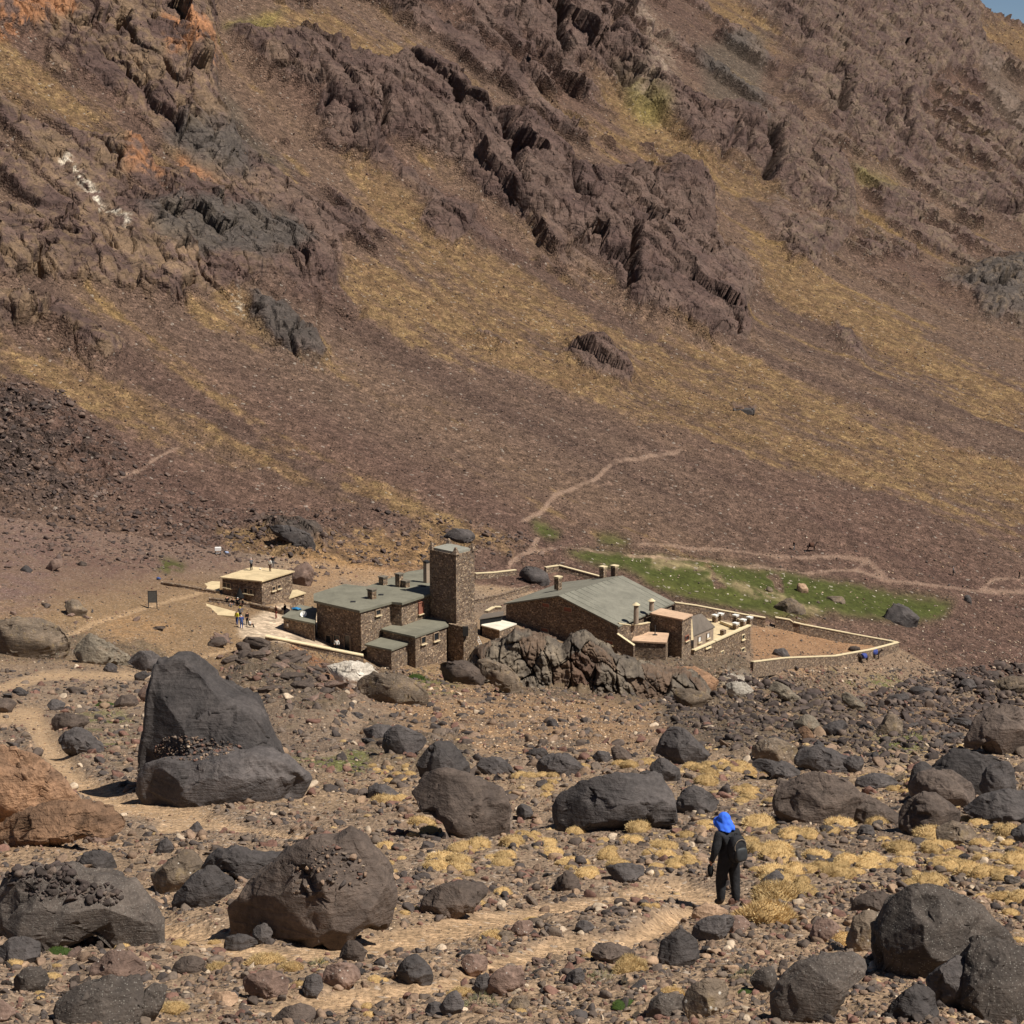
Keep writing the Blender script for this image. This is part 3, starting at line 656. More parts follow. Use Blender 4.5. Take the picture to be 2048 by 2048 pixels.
BL = [
 ('boulder', z6((290,650),(400,545),(540,540),(700,590),(830,650),(880,740),(860,800),(870,880),(800,905),(590,910),(540,850),(520,790),(400,740)), mDarkBrown, 'large blocky brown boulder with a steep shaded foot, below the centre outcrops', 11),
 ('boulder', z6((350,480),(400,400),(440,330),(540,380),(640,480),(670,530),(600,560),(400,550)), mDark, 'dark rounded boulder sitting right behind the large blocky brown one', 12),
 ('boulder', z6((170,400),(190,330),(270,280),(350,310),(430,340),(390,400),(300,440),(200,425)), mDark, 'dark jagged boulder up left of the rounded one, casting a black shadow at its left', 13),
 ('boulder', z6((60,300),(180,270),(270,290),(200,350),(100,345)), mDark, 'low flat grey rock behind the jagged dark boulder', 14),
 ('boulder', z6((695,500),(740,440),(830,465),(905,520),(860,550),(740,545)), mDark, 'loaf shaped dark boulder lying alone on the pale gravel', 15),
 ('boulder', z6((1130,740),(1165,600),(1250,570),(1350,560),(1520,540),(1690,565),(1760,650),(1800,790),(1640,830),(1310,830),(1250,870),(1180,840),(1135,790)), mDark, 'wide slab boulder with a black hollow at its left end, left of the hiker', 16),
 ('boulder', z6((965,445),(990,412),(1070,405),(1105,440)), mDark, 'small flat topped dark rock on the pale gravel behind the loaf shaped one', 17),
 ('boulder', z6((1030,515),(1060,455),(1150,440),(1230,440),(1320,500),(1310,550),(1180,560),(1060,545)), mDark, 'dark lumpy boulder group rock just behind the wide slab boulder', 18),
 ('boulder', z6((1335,455),(1370,412),(1430,425),(1445,475),(1380,480)), mDark, 'upright small dark boulder between the lumpy rock and the pointed one', 19),
 ('boulder', z6((1440,400),(1480,380),(1560,460),(1540,490),(1460,480)), mDarkBrown, 'small leaning brown rock at the left foot of the pointed boulder', 20),
 ('boulder', z6((1690,430),(1740,270),(1780,262),(1850,310),(1932,390),(1980,440),(1930,500),(1800,480)), mDark, 'pointed dark boulder standing like a tent behind the hiker', 21),
 ('boulder', z6((1640,510),(1720,460),(1830,520),(1820,590),(1700,570)), mDark, 'low dark boulder at the foot of the tent shaped one', 22),
 ('boulder', z6((1800,740),(1830,650),(1900,615),(1990,640),(2040,700),(1960,760),(1860,760)), mDark, 'dark wedge rock beside the right end of the wide slab boulder', 23),
 ('boulder', z6((900,760),(940,710),(990,730),(1020,780),(960,795)), mDark, 'small triangular dark rock between the two largest middle boulders', 24),
 ('boulder', z6((90,690),(100,620),(190,600),(300,650),(280,700)), mDark, 'low dark rock hugging the left side of the large blocky boulder', 25),
 ('boulder', z6((1080,290),(1090,250),(1130,245),(1160,290)), mDark, 'single small dark stone alone high on the pale gravel patch', 26),
 ('boulder', z7((640,290),(660,230),(700,190),(850,120),(1000,130),(1080,200),(1090,300),(1040,370),(800,380),(680,345),(645,320)), mDarkBrown, 'very large rounded brown boulder right of the hiker', 31),
 ('boulder', z7((1000,300),(1060,200),(1200,270),(1305,350),(1250,392),(1130,390),(1040,372)), mDarkBrown, 'sloping slab leaning on the right side of the very large rounded boulder', 32),
 ('boulder', z7((1390,200),(1460,90),(1560,15),(1700,0),(1850,30),(1900,100),(1800,180),(1700,225),(1500,230)), mDark, 'broad grey boulder at the back of the right hand rock pile', 33),
 ('boulder', z7((1335,190),(1375,60),(1440,60),(1480,110),(1440,200),(1370,210)), mDark, 'small upright block at the left end of the right hand rock pile', 34),
 ('boulder', z7((1340,200),(1400,120),(1560,120),(1700,190),(1660,270),(1500,280),(1380,260)), mDarkBrown, 'cracked middle boulder of the right hand rock pile', 35),
 ('boulder', z7((1600,310),(1700,240),(1850,210),(1980,220),(1980,340),(1900,390),(1700,350)), mDark, 'dark hollowed boulder at the right edge of the frame above the yellow tufts', 36),
 ('boulder', z7((1265,395),(1310,250),(1400,230),(1500,250),(1600,330),(1600,400),(1480,430),(1340,425)), mDarkBrown, 'rounded brown boulder in front of the right hand rock pile', 37),
 ('boulder', z7((1480,470),(1480,400),(1560,370),(1680,400),(1720,460),(1600,480)), mGreyBrown, 'low rough rock in front of the rounded brown boulder at right', 38),
 ('boulder', z7((1860,470),(1880,390),(1960,370),(2010,400),(2010,480)), mDark, 'black upright rock cut by the right edge among the tufts', 39),
 ('boulder', z7((1700,200),(1740,90),(1800,60),(1860,60),(1900,200),(1800,240)), mDark, 'grey knob behind the hollowed boulder near the right edge', 40),
 ('boulder', z7((1070,430),(1090,390),(1150,390),(1165,440),(1110,448)), mDark, 'small round dark rock below the leaning slab', 41),
 ('boulder', z7((130,290),(150,240),(220,195),(300,230),(360,300),(250,330),(180,325)), mDark, 'dark triangular boulder just behind the hiker head', 42),
 ('boulder', z7((600,80),(700,60),(780,110),(760,150),(620,120)), mDark, 'flat dark slab behind the very large rounded boulder', 43),
 ('boulder', z7((1170,1000),(1230,830),(1280,740),(1340,670),(1400,650),(1520,670),(1640,730),(1750,830),(1900,1000),(1700,1050),(1450,1150),(1210,1140)), mSpeck, 'massive speckled boulder at lower right, rough with pale pebbles', 51),
 ('boulder', z7((1020,990),(1060,870),(1130,830),(1210,840),(1215,910),(1170,1010),(1100,1040),(1040,1040)), mGreyBrown, 'upright grey stone leaning against the massive speckled boulder', 52),
 ('boulder', z7((1040,830),(1060,760),(1150,740),(1260,760),(1230,830),(1120,850)), mDarkBrown, 'brown stone filling the gap left above the massive speckled boulder', 57),
 ('boulder', z7((1640,1180),(1660,1090),(1720,985),(1800,1010),(1932,1000),(2060,1020),(2100,1500),(1700,1520),(1620,1415),(1615,1300)), mSpeck, 'dark pebbly boulder filling the bottom right corner', 53),
 ('boulder', z7((1440,1160),(1500,1110),(1600,1050),(1700,1030),(1660,1200),(1620,1300),(1500,1330),(1445,1240)), mDark, 'dark smooth slab between the massive speckled boulder and the corner rock', 54),
 ('boulder', z7((640,1180),(660,1110),(850,1080),(960,1070),(1060,1030),(1110,1080),(1090,1150),(1000,1190),(960,1330),(830,1390),(760,1450),(650,1440)), mSpeck, 'flat topped speckled boulder with black left face at the bottom', 55),
 ('boulder', z7((1200,1400),(1240,1330),(1330,1240),(1400,1200),(1470,1270),(1480,1400),(1360,1450),(1230,1450)), mDark, 'black shaded wedge rock low at the bottom right', 56),
 ('boulder', z7((45,1050),(70,980),(120,930),(195,905),(240,970),(245,1070),(190,1110),(120,1120),(60,1080)), mDark, 'dark pyramid shaped stone below the hiker beside the path', 58),
 ('boulder', z7((215,860),(230,820),(290,800),(390,820),(440,850),(340,870),(250,885)), mTan, 'tan flat stone under the feet of the hiker', 59),
 ('boulder', z7((210,950),(240,890),(330,860),(430,850),(430,900),(370,970),(290,990)), mDark, 'dark rock just below the tan flat stone', 60),
 ('boulder', z7((390,940),(410,860),(500,850),(520,900),(470,950)), mRed, 'reddish stone beside the big straw tuft below the hiker', 61),
 ('boulder', z7((515,1190),(540,1130),(640,1120),(660,1220),(620,1250),(560,1245)), mSpeck, 'small speckled stone left of the flat topped boulder', 62),
 ('boulder', z7((170,1310),(210,1240),(290,1185),(400,1180),(410,1260),(300,1390),(210,1400)), mGreyBrown, 'rounded brown rock low at the bottom with a notch on its left', 63),
 ('boulder', z7((560,720),(590,650),(650,620),(690,650),(660,710),(600,740)), mDark, 'dark leaning stone right of the hiker legs', 64),
 ('boulder', z7((830,960),(860,880),(930,870),(990,920),(960,970),(880,985)), mRed, 'reddish angular stone amid the tufts left of the grey upright stone', 65),
 ('boulder', z5((-60,450),(-20,350),(60,290),(120,330),(330,330),(380,400),(520,390),(620,410),(680,490),(760,590),(755,690),(700,730),(640,720),(560,640),(440,620),(330,660),(100,665),(-60,620)), mSpeck, 'big dark rubble topped boulder at the left edge', 71),
 ('boulder', z5((385,290),(410,255),(480,248),(540,270),(578,335),(480,330),(410,320)), mDark, 'smooth low boulder behind the rubble topped one at left', 72),
 ('boulder', z5((725,365),(850,280),(880,255),(940,260),(970,310),(940,390),(890,435),(780,447),(740,400)), mGreyBrown, 'angular slab with a flat greenish grey top', 73),
 ('boulder', z5((835,490),(870,430),(960,350),(1050,310),(1120,380),(1115,440),(1000,500),(920,530),(850,515)), mDark, 'rounded dark boulder at the left end of the arched rocks', 74),
 ('boulder', z5((960,345),(1010,280),(1060,240),(1140,232),(1260,260),(1390,275),(1360,350),(1270,400),(1180,350),(1060,320)), mDark, 'dark arched boulder bridging the rounded one and the large domed one', 75),
 ('boulder', z5((1105,640),(1115,540),(1180,470),(1250,390),(1380,300),(1440,220),(1500,188),(1600,210),(1680,150),(1750,210),(1850,330),(1890,440),(1885,560),(1780,600),(1550,635),(1330,645),(1200,700)), mDarkBrown, 'large domed brown boulder with stones piled on its top', 76),
 ('boulder', z5((1220,650),(1235,600),(1275,590),(1320,640),(1290,690),(1230,680)), mDark, 'small dark stone against the left foot of the large domed boulder', 77),
 ('boulder', z5((1085,720),(1095,655),(1220,655),(1250,700),(1150,727)), mDark, 'flat dark stone in front of the large domed boulder', 78),
 ('boulder', z5((275,1010),(310,940),(360,900),(470,860),(600,850),(680,890),(700,990),(650,1100),(300,1110)), mSpeck, 'rounded speckled brown boulder at the bottom left', 79),
 ('boulder', z5((630,1100),(680,950),(740,880),(785,865),(805,900),(780,990),(720,1110)), mSpeck, 'upright leaning speckled slab beside the rounded one at the bottom left', 80),
 ('boulder', z5((425,860),(440,790),(520,740),(630,735),(720,790),(690,850),(560,860)), mRed, 'flat topped reddish brown boulder above the rounded speckled one', 81),
 ('boulder', z5((750,255),(770,210),(800,185),(850,240),(800,262)), mDark, 'small pointed dark stone behind the angular slab', 82),
 ('boulder', z5((1550,870),(1580,800),(1640,780),(1720,800),(1745,860),(1640,908)), mRed, 'brown block with a black left side near the bottom left centre', 83),
 ('boulder', z5((995,970),(1040,930),(1110,920),(1170,955),(1120,985),(1040,992)), mTan, 'pale tan stone near the bottom left', 84),
 ('boulder', z5((1180,870),(1220,830),(1320,820),(1400,850),(1380,930),(1260,960),(1190,930)), mRed, 'broad rough brown rock near the bottom left', 85),
 ('boulder', z5((1310,1060),(1380,1000),(1480,980),(1530,1020),(1480,1090),(1340,1110)), mDarkBrown, 'brown ribbed rock cut by the bottom edge', 86),
 ('boulder', z5((1460,900),(1480,850),(1540,840),(1560,900),(1520,950),(1470,940)), mDark, 'dark stone left of the brown block at the bottom', 87),
 ('boulder', z5((830,820),(850,770),(940,755),(1000,790),(960,830),(880,840)), mDarkBrown, 'low brown rock between the two straw tufts at lower left', 88),
 ('boulder', z5((-30,1080),(-20,960),(40,970),(75,1030),(20,1060)), mRed, 'reddish stone at the left edge near the bottom', 89),
 ('boulder', z5((60,860),(130,810),(200,810),(235,870),(200,920),(90,930)), mSpeck, 'speckled grey rock at the left below the green moss', 90),
 ('boulder', z5((-40,780),(20,690),(100,640),(190,700),(180,780),(80,800)), mDark, 'rough grey rock at the left edge in front of the rubble topped boulder', 91),
 ('boulder', z5((210,110),(225,82),(265,80),(280,115),(245,135)), mDark, 'small round dark stone on the orange earth at left', 92),
 ('boulder', z5((390,200),(420,165),(520,160),(545,190),(470,210)), mRed, 'low reddish brown hump on the sandy ground behind the left rubble', 93),
 ('boulder', z5((910,140),(950,105),(985,150),(940,155)), mDark, 'tiny pointed stone in front of the huge split boulder', 94),
 ('boulder', z8((380,330),(410,260),(450,200),(600,190),(780,200),(740,260),(680,320),(520,345),(420,355)), mDarkBrown, 'flat brown slab lying above the path in the lower middle', 101),
 ('boulder', z8((240,705),(270,640),(300,605),(360,588),(430,620),(460,700),(430,735),(300,725)), mDark, 'smooth rounded dark boulder below the path in the lower middle', 102),
 ('boulder', z8((755,770),(780,700),(820,650),(950,640),(955,770),(850,790)), mRed, 'square reddish boulder near the bottom centre', 103),
 ('boulder', z8((685,770),(700,700),(760,670),(780,740),(740,800)), mDark, 'dark stone against the left of the square reddish boulder', 104),
 ('boulder', z8((495,870),(540,800),(590,778),(630,840),(605,900),(530,912)), mDark, 'black rounded stone of a pair at the bottom centre, the right one', 105),
 ('boulder', z8((410,895),(440,845),(500,830),(515,890),(450,915)), mDark, 'black rounded stone of a pair at the bottom centre, the left one', 106),
 ('boulder', z8((875,870),(910,805),(975,805),(990,860),(930,885)), mGreyBrown, 'small grey stone under the square reddish boulder', 107),
 ('boulder', z8((1408,90),(1480,78),(1630,90),(1620,135),(1510,182),(1450,150)), mDark, 'dark flat boulder with a black underside left of the hiker', 108),
 ('boulder', z8((1125,200),(1150,150),(1200,115),(1250,150),(1275,210),(1200,222)), mDarkBrown, 'ribbed brown stone above the path left of the hiker', 109),
 ('boulder', z8((1325,580),(1340,540),(1400,530),(1590,528),(1560,590),(1400,620)), mDarkBrown, 'long low rock just below the path right of centre', 110),
 ('boulder', z8((1245,440),(1250,395),(1300,385),(1350,430),(1310,462)), mDark, 'small dark stone in the middle of the path', 111),
 ('boulder', z8((1185,970),(1210,910),(1270,878),(1320,920),(1350,990),(1200,1010)), mDark, 'dark blunt rock cut by the bottom edge right of centre', 112),
 ('boulder', z8((1640,900),(1660,830),(1720,800),(1850,800),(1880,870),(1760,920)), mSpeck, 'speckled low rock near the bottom right of centre', 113),
 ('boulder', z8((1180,740),(1210,680),(1270,650),(1300,700),(1240,750)), mDark, 'small brown grey stone near the thorny plant', 114),
 ('boulder', z8((890,440),(910,400),(1000,385),(1010,440),(950,480)), mRed, 'rough reddish stone between the two branches of the path', 115),
 ('boulder', z8((610,620),(640,570),(760,590),(750,660),(660,690)), mRed, 'reddish rock left above the square reddish boulder', 116),
 ('boulder', z8((800,480),(830,455),(900,455),(920,490),(860,505)), mGreyBrown, 'grey slab edging the middle of the path', 117),
 ('boulder', z8((-60,590),(-20,500),(40,510),(95,560),(60,610)), mDarkBrown, 'brown rock with a tuft at its top beside the start of the path', 118),
 ('boulder', zA((245,110),(290,50),(345,45),(340,90),(290,108)), mRed, 'purple brown boulder far left on the lower scree', 121),
 ('boulder', zA((355,310),(370,280),(430,280),(480,330),(460,370),(390,345)), mGreyBrown, 'brown boulder on the open slope left of the signboard', 122),
 ('boulder', zA((110,110),(140,85),(180,110),(165,128)), mDark, 'small dark boulder on the scree at the far left', 123),
 ('boulder', zA((425,75),(450,60),(485,75),(470,90),(435,88)), mDarkBrown, 'flat little boulder up the slope from the signboard', 124),
 ('boulder', zA((275,965),(300,900),(390,890),(480,900),(485,960),(420,990),(320,990)), mDarkBrown, 'brown cracked boulder beside the left trail', 125),
 ('boulder', zA((318,1050),(330,1000),(400,980),(480,1010),(580,1080),(580,1120),(400,1110)), mDark, 'dark smooth slab left of the huge split boulder', 126),
 ('boulder', zA((355,770),(380,755),(470,765),(470,795),(400,795)), mDarkBrown, 'thin brown rock high beside the left trail', 127),
 ('boulder', zA((255,850),(290,825),(365,850),(340,885),(280,880)), mDark, 'dark stone at the bend of the left trail', 128),
 ('boulder', zA((630,860),(660,800),(760,800),(780,850),(700,870)), mDarkBrown, 'layered brown boulder close to the left of the huge split boulder', 129),
 ('boulder', zA((765,800),(800,740),(850,760),(860,830),(800,840)), mRed, 'reddish rock touching the left side of the huge split boulder', 130),
 ('boulder', zA((570,660),(600,620),(650,640),(640,680)), mDark, 'dark pointed rock above the left trail', 131),
 ('boulder', zA((-40,800),(0,820),(60,815),(95,850),(60,885),(-40,900)), mDarkBrown, 'brown boulder at the left edge by the trail', 132),
 ('boulder', zA((60,780),(100,755),(160,790),(120,810)), mDark, 'small dark rock at the left above the trail', 133),
 ('boulder', zA((745,720),(740,690),(800,665),(830,690),(780,720)), mDark, 'black stone just left of the tip of the huge split boulder', 134),
 ('boulder', zD((605,370),(600,290),(640,255),(700,250),(730,290),(725,360),(700,400),(640,400)), mRed, 'tall brown boulder standing right behind the small hut', 141),
 ('boulder', z3((1205,500),(1235,440),(1265,408),(1330,430),(1385,470),(1370,520),(1290,525)), mDark, 'big dark boulder at the right end of the meadow', 142),
 ('boulder', z3((630,425),(670,400),(730,385),(790,410),(825,450),(760,460),(660,450)), mGreyBrown, 'wide flat grey boulder in the middle of the meadow', 143),
 ('boulder', z3((760,335),(765,300),(800,300),(820,345),(780,352)), mTan, 'small upright pinkish boulder in the upper meadow', 144),
 ('boulder', z3((895,385),(920,370),(1010,372),(1020,400),(940,402)), mGreyBrown, 'long low grey rock in the upper meadow', 145),
 ('boulder', z3((595,340),(610,318),(630,325),(635,345)), mGreyBrown, 'small pointed grey rock in the upper meadow', 146),
 ('boulder', z3((632,680),(645,645),(700,635),(722,680)), mDark, 'dark rock inside the walled yard', 147),
 ('boulder', z3((1622,400),(1625,365),(1650,362),(1662,400)), mDark, 'dark upright rock on the scree right of the meadow', 148),
 ('boulder', z3((1020,650),(1035,628),(1080,630),(1090,655)), mDarkBrown, 'low brown rock at the far end of the walled yard', 149),
 ('boulder', zB((1500,500),(1530,390),(1600,300),(1680,260),(1760,230),(1932,230),(2040,300),(2040,520),(1800,560),(1640,480)), mDarkBrown, 'towering dark boulder at the right edge above the rock pile', 151),
 ('boulder', zB((1650,80),(1700,40),(1820,20),(1990,20),(1990,120),(1800,110)), mGreyBrown, 'long grey outcrop at the right edge below the walled yard', 152),
 ('boulder', zB((1110,120),(1130,95),(1200,80),(1300,110),(1260,150),(1150,150)), mDark, 'dark boulder on the bank beyond the stream', 153),
 ('boulder', zB((940,180),(990,150),(1100,130),(1130,160),(1050,190)), mDark, 'sloping dark slab on the bank left of the dark stream boulder', 154),
 ('boulder', zB((890,400),(940,340),(980,280),(1040,270),(1080,330),(1060,420),(960,430)), mGreyBrown, 'pointed grey rock beside the small grass patch in the gully', 155),
 ('boulder', zB((320,360),(300,340),(370,300),(400,270),(480,300),(490,390),(420,400)), mCliff, 'light grey ribbed rock in the gully', 156),
 ('boulder', zB((330,370),(400,360),(450,430),(440,470),(380,450)), mOrange, 'orange rust coloured rock in the gully', 157),
 ('boulder', zB((500,380),(560,340),(660,320),(700,370),(620,400),(540,420)), mDark, 'black shaded rock in the gully right of the orange one', 158),
 ('boulder', zB((0,560),(60,470),(180,450),(330,500),(320,600),(120,620)), mGreyBrown, 'broad grey brown outcrop in the gully above the golden tufts', 159),
 ('boulder', zB((320,620),(330,520),(480,500),(620,560),(780,600),(790,680),(500,690)), mDark, 'long dark ledge behind the very large rounded boulder', 160),
 ('boulder', zB((0,640),(0,590),(120,600),(300,650),(370,700),(200,720)), mDark, 'long dark ledge sloping down to the left of the gully', 161),
 ('boulder', zB((1480,60),(1500,30),(1570,30),(1600,80),(1540,105)), mDark, 'dark square rock near the right end of the yard wall', 162),
 ('boulder', zB((130,90),(140,40),(220,60),(300,120),(370,180),(340,205),(240,160)), mCliff, 'slanted ribbed ledge below the yard wall', 163),
 ('boulder', zB((640,130),(680,120),(800,200),(830,240),(740,235),(660,190)), mCliff, 'slanted dark ledge right of the ribbed one below the yard', 164),
 ('boulder', zB((640,620),(720,580),(800,560),(790,660),(700,690)), mDark, 'small dark block on the near bank of the stream', 165),
 ('boulder', zB((750,780),(760,730),(850,710),(1050,700),(1060,770),(900,800)), mDark, 'flat dark rock behind the sloping slab', 166),
]
for n_, pts, mat, lab, sd__ in BL:
    th = .62 if max(p[1] for p in pts) > 1320 else .8
    boulder(n_, pts, mat, lab, seed=sd__, thick=th, k=1.15 if mat in (mCliff, mGreyBrown, mSpeck) else .9)
# rock outcrops under the buildings
OC = [
 ('rock_outcrop', zC((150,870),(230,860),(330,900),(420,880),(450,1000),(440,1100),(330,1050),(220,960)), mGreyBrown, 'brown and grey crag at the foot of the stone tower', 207),
 ('rock_outcrop', zC((-110,900),(-60,880),(60,880),(160,880),(230,960),(200,1040),(80,1000),(-40,1000)), mDarkBrown, 'brown rock bank right below the stone tower', 208),
 ('rock_outcrop', zD((1000,1060),(1010,960),(1080,930),(1200,980),(1330,960),(1440,1010),(1470,1090),(1440,1150),(1250,1170),(1080,1120)), mGreyBrown, 'mottled rock under the lowest flat roofed annex', 209),
 ('rock_outcrop', zD((800,900),(860,880),(1000,870),(1090,890),(1190,960),(1180,1010),(1010,1060),(900,1010)), mPale, 'whitewashed pale rock under the terrace wall', 210),
 ('rock_outcrop', zA((-60,500),(-20,400),(120,380),(250,400),(400,430),(420,560),(250,600),(60,600),(-60,590)), mGreyBrown, 'grey layered outcrop on the left slope', 213),
 ('rock_outcrop', zA((390,560),(440,450),(560,470),(700,540),(720,620),(560,640),(450,620)), mCliff, 'dark grey outcrop above the tip of the huge boulder', 214),
 ('rock_outcrop', zA((690,620),(720,560),(840,560),(930,600),(920,660),(800,670)), mDark, 'low dark outcrop just left of the huge boulder tip', 215),
 ('rock_outcrop', [(-60,1660),(-60,1480),(10,1468),(55,1490),(90,1530),(130,1570),(160,1610),(100,1650)], mOrange, 'orange brown earthy outcrop at the left edge', 216),
 ('rock_outcrop', [(-60,1700),(-40,1640),(60,1610),(180,1606),(270,1632),(250,1655),(120,1680)], mOrange, 'low orange earth hump in front of the orange brown outcrop', 217),
 ('rock_outcrop', zC((1390,960),(1480,900),(1600,930),(1760,1000),(1700,1060),(1500,1060)), mOrange, 'orange earth bank below the right hand stone house', 218),
 ('rock_outcrop', zC((1440,1040),(1540,1060),(1660,1080),(1700,1130),(1560,1180),(1450,1130)), mGreyBrown, 'small brown crags below the orange earth bank', 219),
 ('rock_outcrop', zC((1770,1040),(1800,1000),(1900,1010),(1960,1070),(1900,1110),(1800,1090)), mPale, 'white streaked rock below the yard gate', 220),
 ('rock_outcrop', zD((385,0),(420,-20),(560,0),(700,60),(760,130),(740,165),(620,130),(480,60)), mDark, 'long black slab on the slope above the small hut', 221),
 ('rock_outcrop', zC((450,330),(440,270),(520,240),(620,290),(640,380),(600,400),(520,360)), mDark, 'dark boulder heap behind the hall at the gap of the upper wall', 222),
 ('rock_outcrop', zC((-80,60),(20,20),(140,40),(180,90),(60,110)), mDark, 'dark rocks on the slope just behind the tower top', 223),
]
for n_, pts, mat, lab, sd__ in OC:
    boulder(n_, pts, mat, lab, seed=sd__, thick=.42 if sd__ in (201, 202, 206, 209, 210) else .38, cuts=9, k=1.3, cat='rock outcrop', sq=.4, tilt=.5, nf=(60, 340))
# broken cliff band under the hall: a sheet of tall fractured blocks that rolls back onto the ledge
def cliff_band(name, label, tops, bases, ydep, nb=1.0, seed=3):
    us = np.arange(tops[0][0], tops[-1][0], 1.3); vt = np.interp(us, *zip(*tops)); vb = np.interp(us, *zip(*bases)); yd = np.interp(us, *zip(*ydep))
    vt = vt+13-7*ss(us, 1230, 1300)+5*fbm(us/22, us*0, 0, 3, seed)+3*fbm(us/6, us*0, 0, 2, seed+1)
    nh, nk = 100, 44; X = np.zeros((len(us), nh+nk)); Y = X.copy(); Z = X.copy()
    for i, u in enumerate(us):
        zt = ray(u, vt[i])[1]*yd[i]; zb_ = ray(u, vb[i])[1]*yd[i]-1.2; a = ray(u, vt[i])[0]
        h = np.linspace(0, 1, nh); X[i, :nh] = a*yd[i]; Y[i, :nh] = yd[i]+h**2*1.8-.9; Z[i, :nh] = zb_+(zt-zb_)*h
        k_ = np.linspace(0, 1, nk+1)[1:]; Y[i, nh:] = Y[i, nh-1]+k_*13; X[i, nh:] = a*yd[i]+a*k_*13; Z[i, nh:] = zt-.12*13*k_-2.2*k_**3
    W1 = X+.25*(Z-Z.mean())*.5; wob = .35*fbm(X/2, Y/3, Z/3, 3, seed+2)
    c1 = worley(W1/2.3+wob, (Z*.28+Y*.35)+wob, seed+20); c2 = worley(W1/.85+wob*2, (Z*.55+Y*.8)+wob, seed+21); c3 = worley(X/.38+wob*2, Z/.6+Y/.8, seed+22)
    def term(c, a, t, g, gw): f1, f2, r, ox, oy = c; return a*r[0]+t*(r[1]-.5)*ox+t*(r[2]-.4)*oy-g*(1-ss(f2-f1, 0, gw))*(r[2] > .35)
    d = term(c1, 1.5, 1.8, 1.1, .10)+term(c2, .5, .8, .35, .12)+term(c3, .16, .3, 0, .1)+.25*ridged(X/1.2, Y/1.2, Z/1.2, 3, seed+4)
    fade = np.ones_like(X); fade[:, nh:] = .55; e = np.minimum(us-us[0], us[-1]-us)/25; e = np.clip(e, 0, 1)[:, None]
    Y -= d*nb*(1-np.clip((np.arange(nh+nk)-nh+12)/14., 0, 1))[None]*e; Z += (d-.5)*.35*np.clip((np.arange(nh+nk)-nh+12)/14., 0, 1)[None]*e*nb-(1-e)*.8
    Z[:, -8:] -= np.linspace(0, 2.5, 8)[None]
    n1 = fbm(X/1.8, Y/3, Z/5, 4, seed+6); n2 = fbm(X/.5, Y/.5, Z/1.2, 3, seed+7); cc = np.empty(X.shape+(3,)); cc[:] = sc(104, 94, 82)
    def st(m, c, k=.8):
        m = (np.clip(m, 0, 1)*k)[..., None]; cc[:] = cc*(1-m)+np.asarray(c)*m
    st(ss(n1, -.05, .3), sc(82, 73, 65)); st(ss(-n1, .05, .35), sc(128, 115, 98)); st(ss(c1[2][1], .6, .75), sc(106, 84, 67), .7); st(ss(n2, .1, .4), sc(80, 74, 68), .5)
    U_ = np.broadcast_to(us[:, None], X.shape); st(ss(U_, 1128, 1140)*(1-ss(U_, 1195, 1210))*(Z < Z.max(1, keepdims=True)-1.6)*ss(n1, -.3, .3), sc(92, 68, 54), .8)
    idx = np.arange(X.size).reshape(X.shape); q = np.stack([idx[:-1, :-1], idx[1:, :-1], idx[1:, 1:], idx[:-1, 1:]], -1).reshape(-1, 4)
    P = np.stack([X, Y, Z], -1).reshape(-1, 3); o = link(name, npmesh(name, P, q, [mBand], False, cc.reshape(-1, 3))); tag(o, label, 'cliff')
mBand = rock_mat('fractured cliff rock', None, None, 1.2, 0, bump=.035, attr=True, strata=.5)
cliff_band('rock_cliff_band', 'dark jagged cliff of tall fractured blocks under the gabled hall', [(925,1322),(955,1300),(985,1286),(1010,1282),(1030,1264),(1060,1266),(1110,1284),(1125,1290),(1145,1270),(1170,1266),(1190,1284),(1215,1300),(1250,1316),(1290,1334),(1330,1344),(1380,1352),(1425,1376)], [(925,1365),(1000,1400),(1050,1418),(1150,1410),(1250,1412),(1330,1438),(1425,1436)], [(925,211),(1030,211),(1200,214),(1300,218),(1425,221)])
print('boulders', time.time()-T0)
# ================================================================ STONES, TUFTS, RUBBLE
def stone_shape(n, seed):
    V, Fc = ico(n); V = V.copy(); rs = random.Random(seed)
    for c in range(9):
        a = np.array(Vector((rs.gauss(0, 1), rs.gauss(0, 1), rs.gauss(0, 1))).normalized()[:]); d = V@a; V -= np.maximum(d-rs.uniform(.3, .75), 0)[:, None]*a
    if n > 2: V = V*(1+.05*ridged(V[:, 0]*1.5+seed, V[:, 1]*1.5, V[:, 2]*1.5, 4, seed % 30))[:, None]; V = facets(V, .8, seed, 14, 60, .9, .6)
    V = V*np.array([rs.uniform(.8, 1.3), rs.uniform(.7, 1.1), rs.uniform(.4, .8)])
    return V.astype(np.float32), Fc
SH2 = [stone_shape(2, i) for i in range(12)]; SH1 = [stone_shape(1, 50+i) for i in range(12)]
mStone = None
def stone_mat():
    m, nt, b = newmat('loose stones', .9, .2); k = N(nt); a = k.n('ShaderNodeAttribute', attribute_name='Col'); vec = k.coord('Object')
    n = k.noise(vec, 14, 4, .7); n3 = k.noise(vec, 2.0, 4, .7)
    c = k.mix(.8, a.outputs['Color'], k.ramp(n, [(.3, .6), (.7, 1.4)]), 'MULTIPLY'); c = k.mix(.6, c, k.ramp(n3, [(.3, .65), (.7, 1.35)]), 'MULTIPLY')
    k.l(c, b.inputs['Base Color']); k.bump(n, .03, .8, b); return m
mStone = stone_mat()
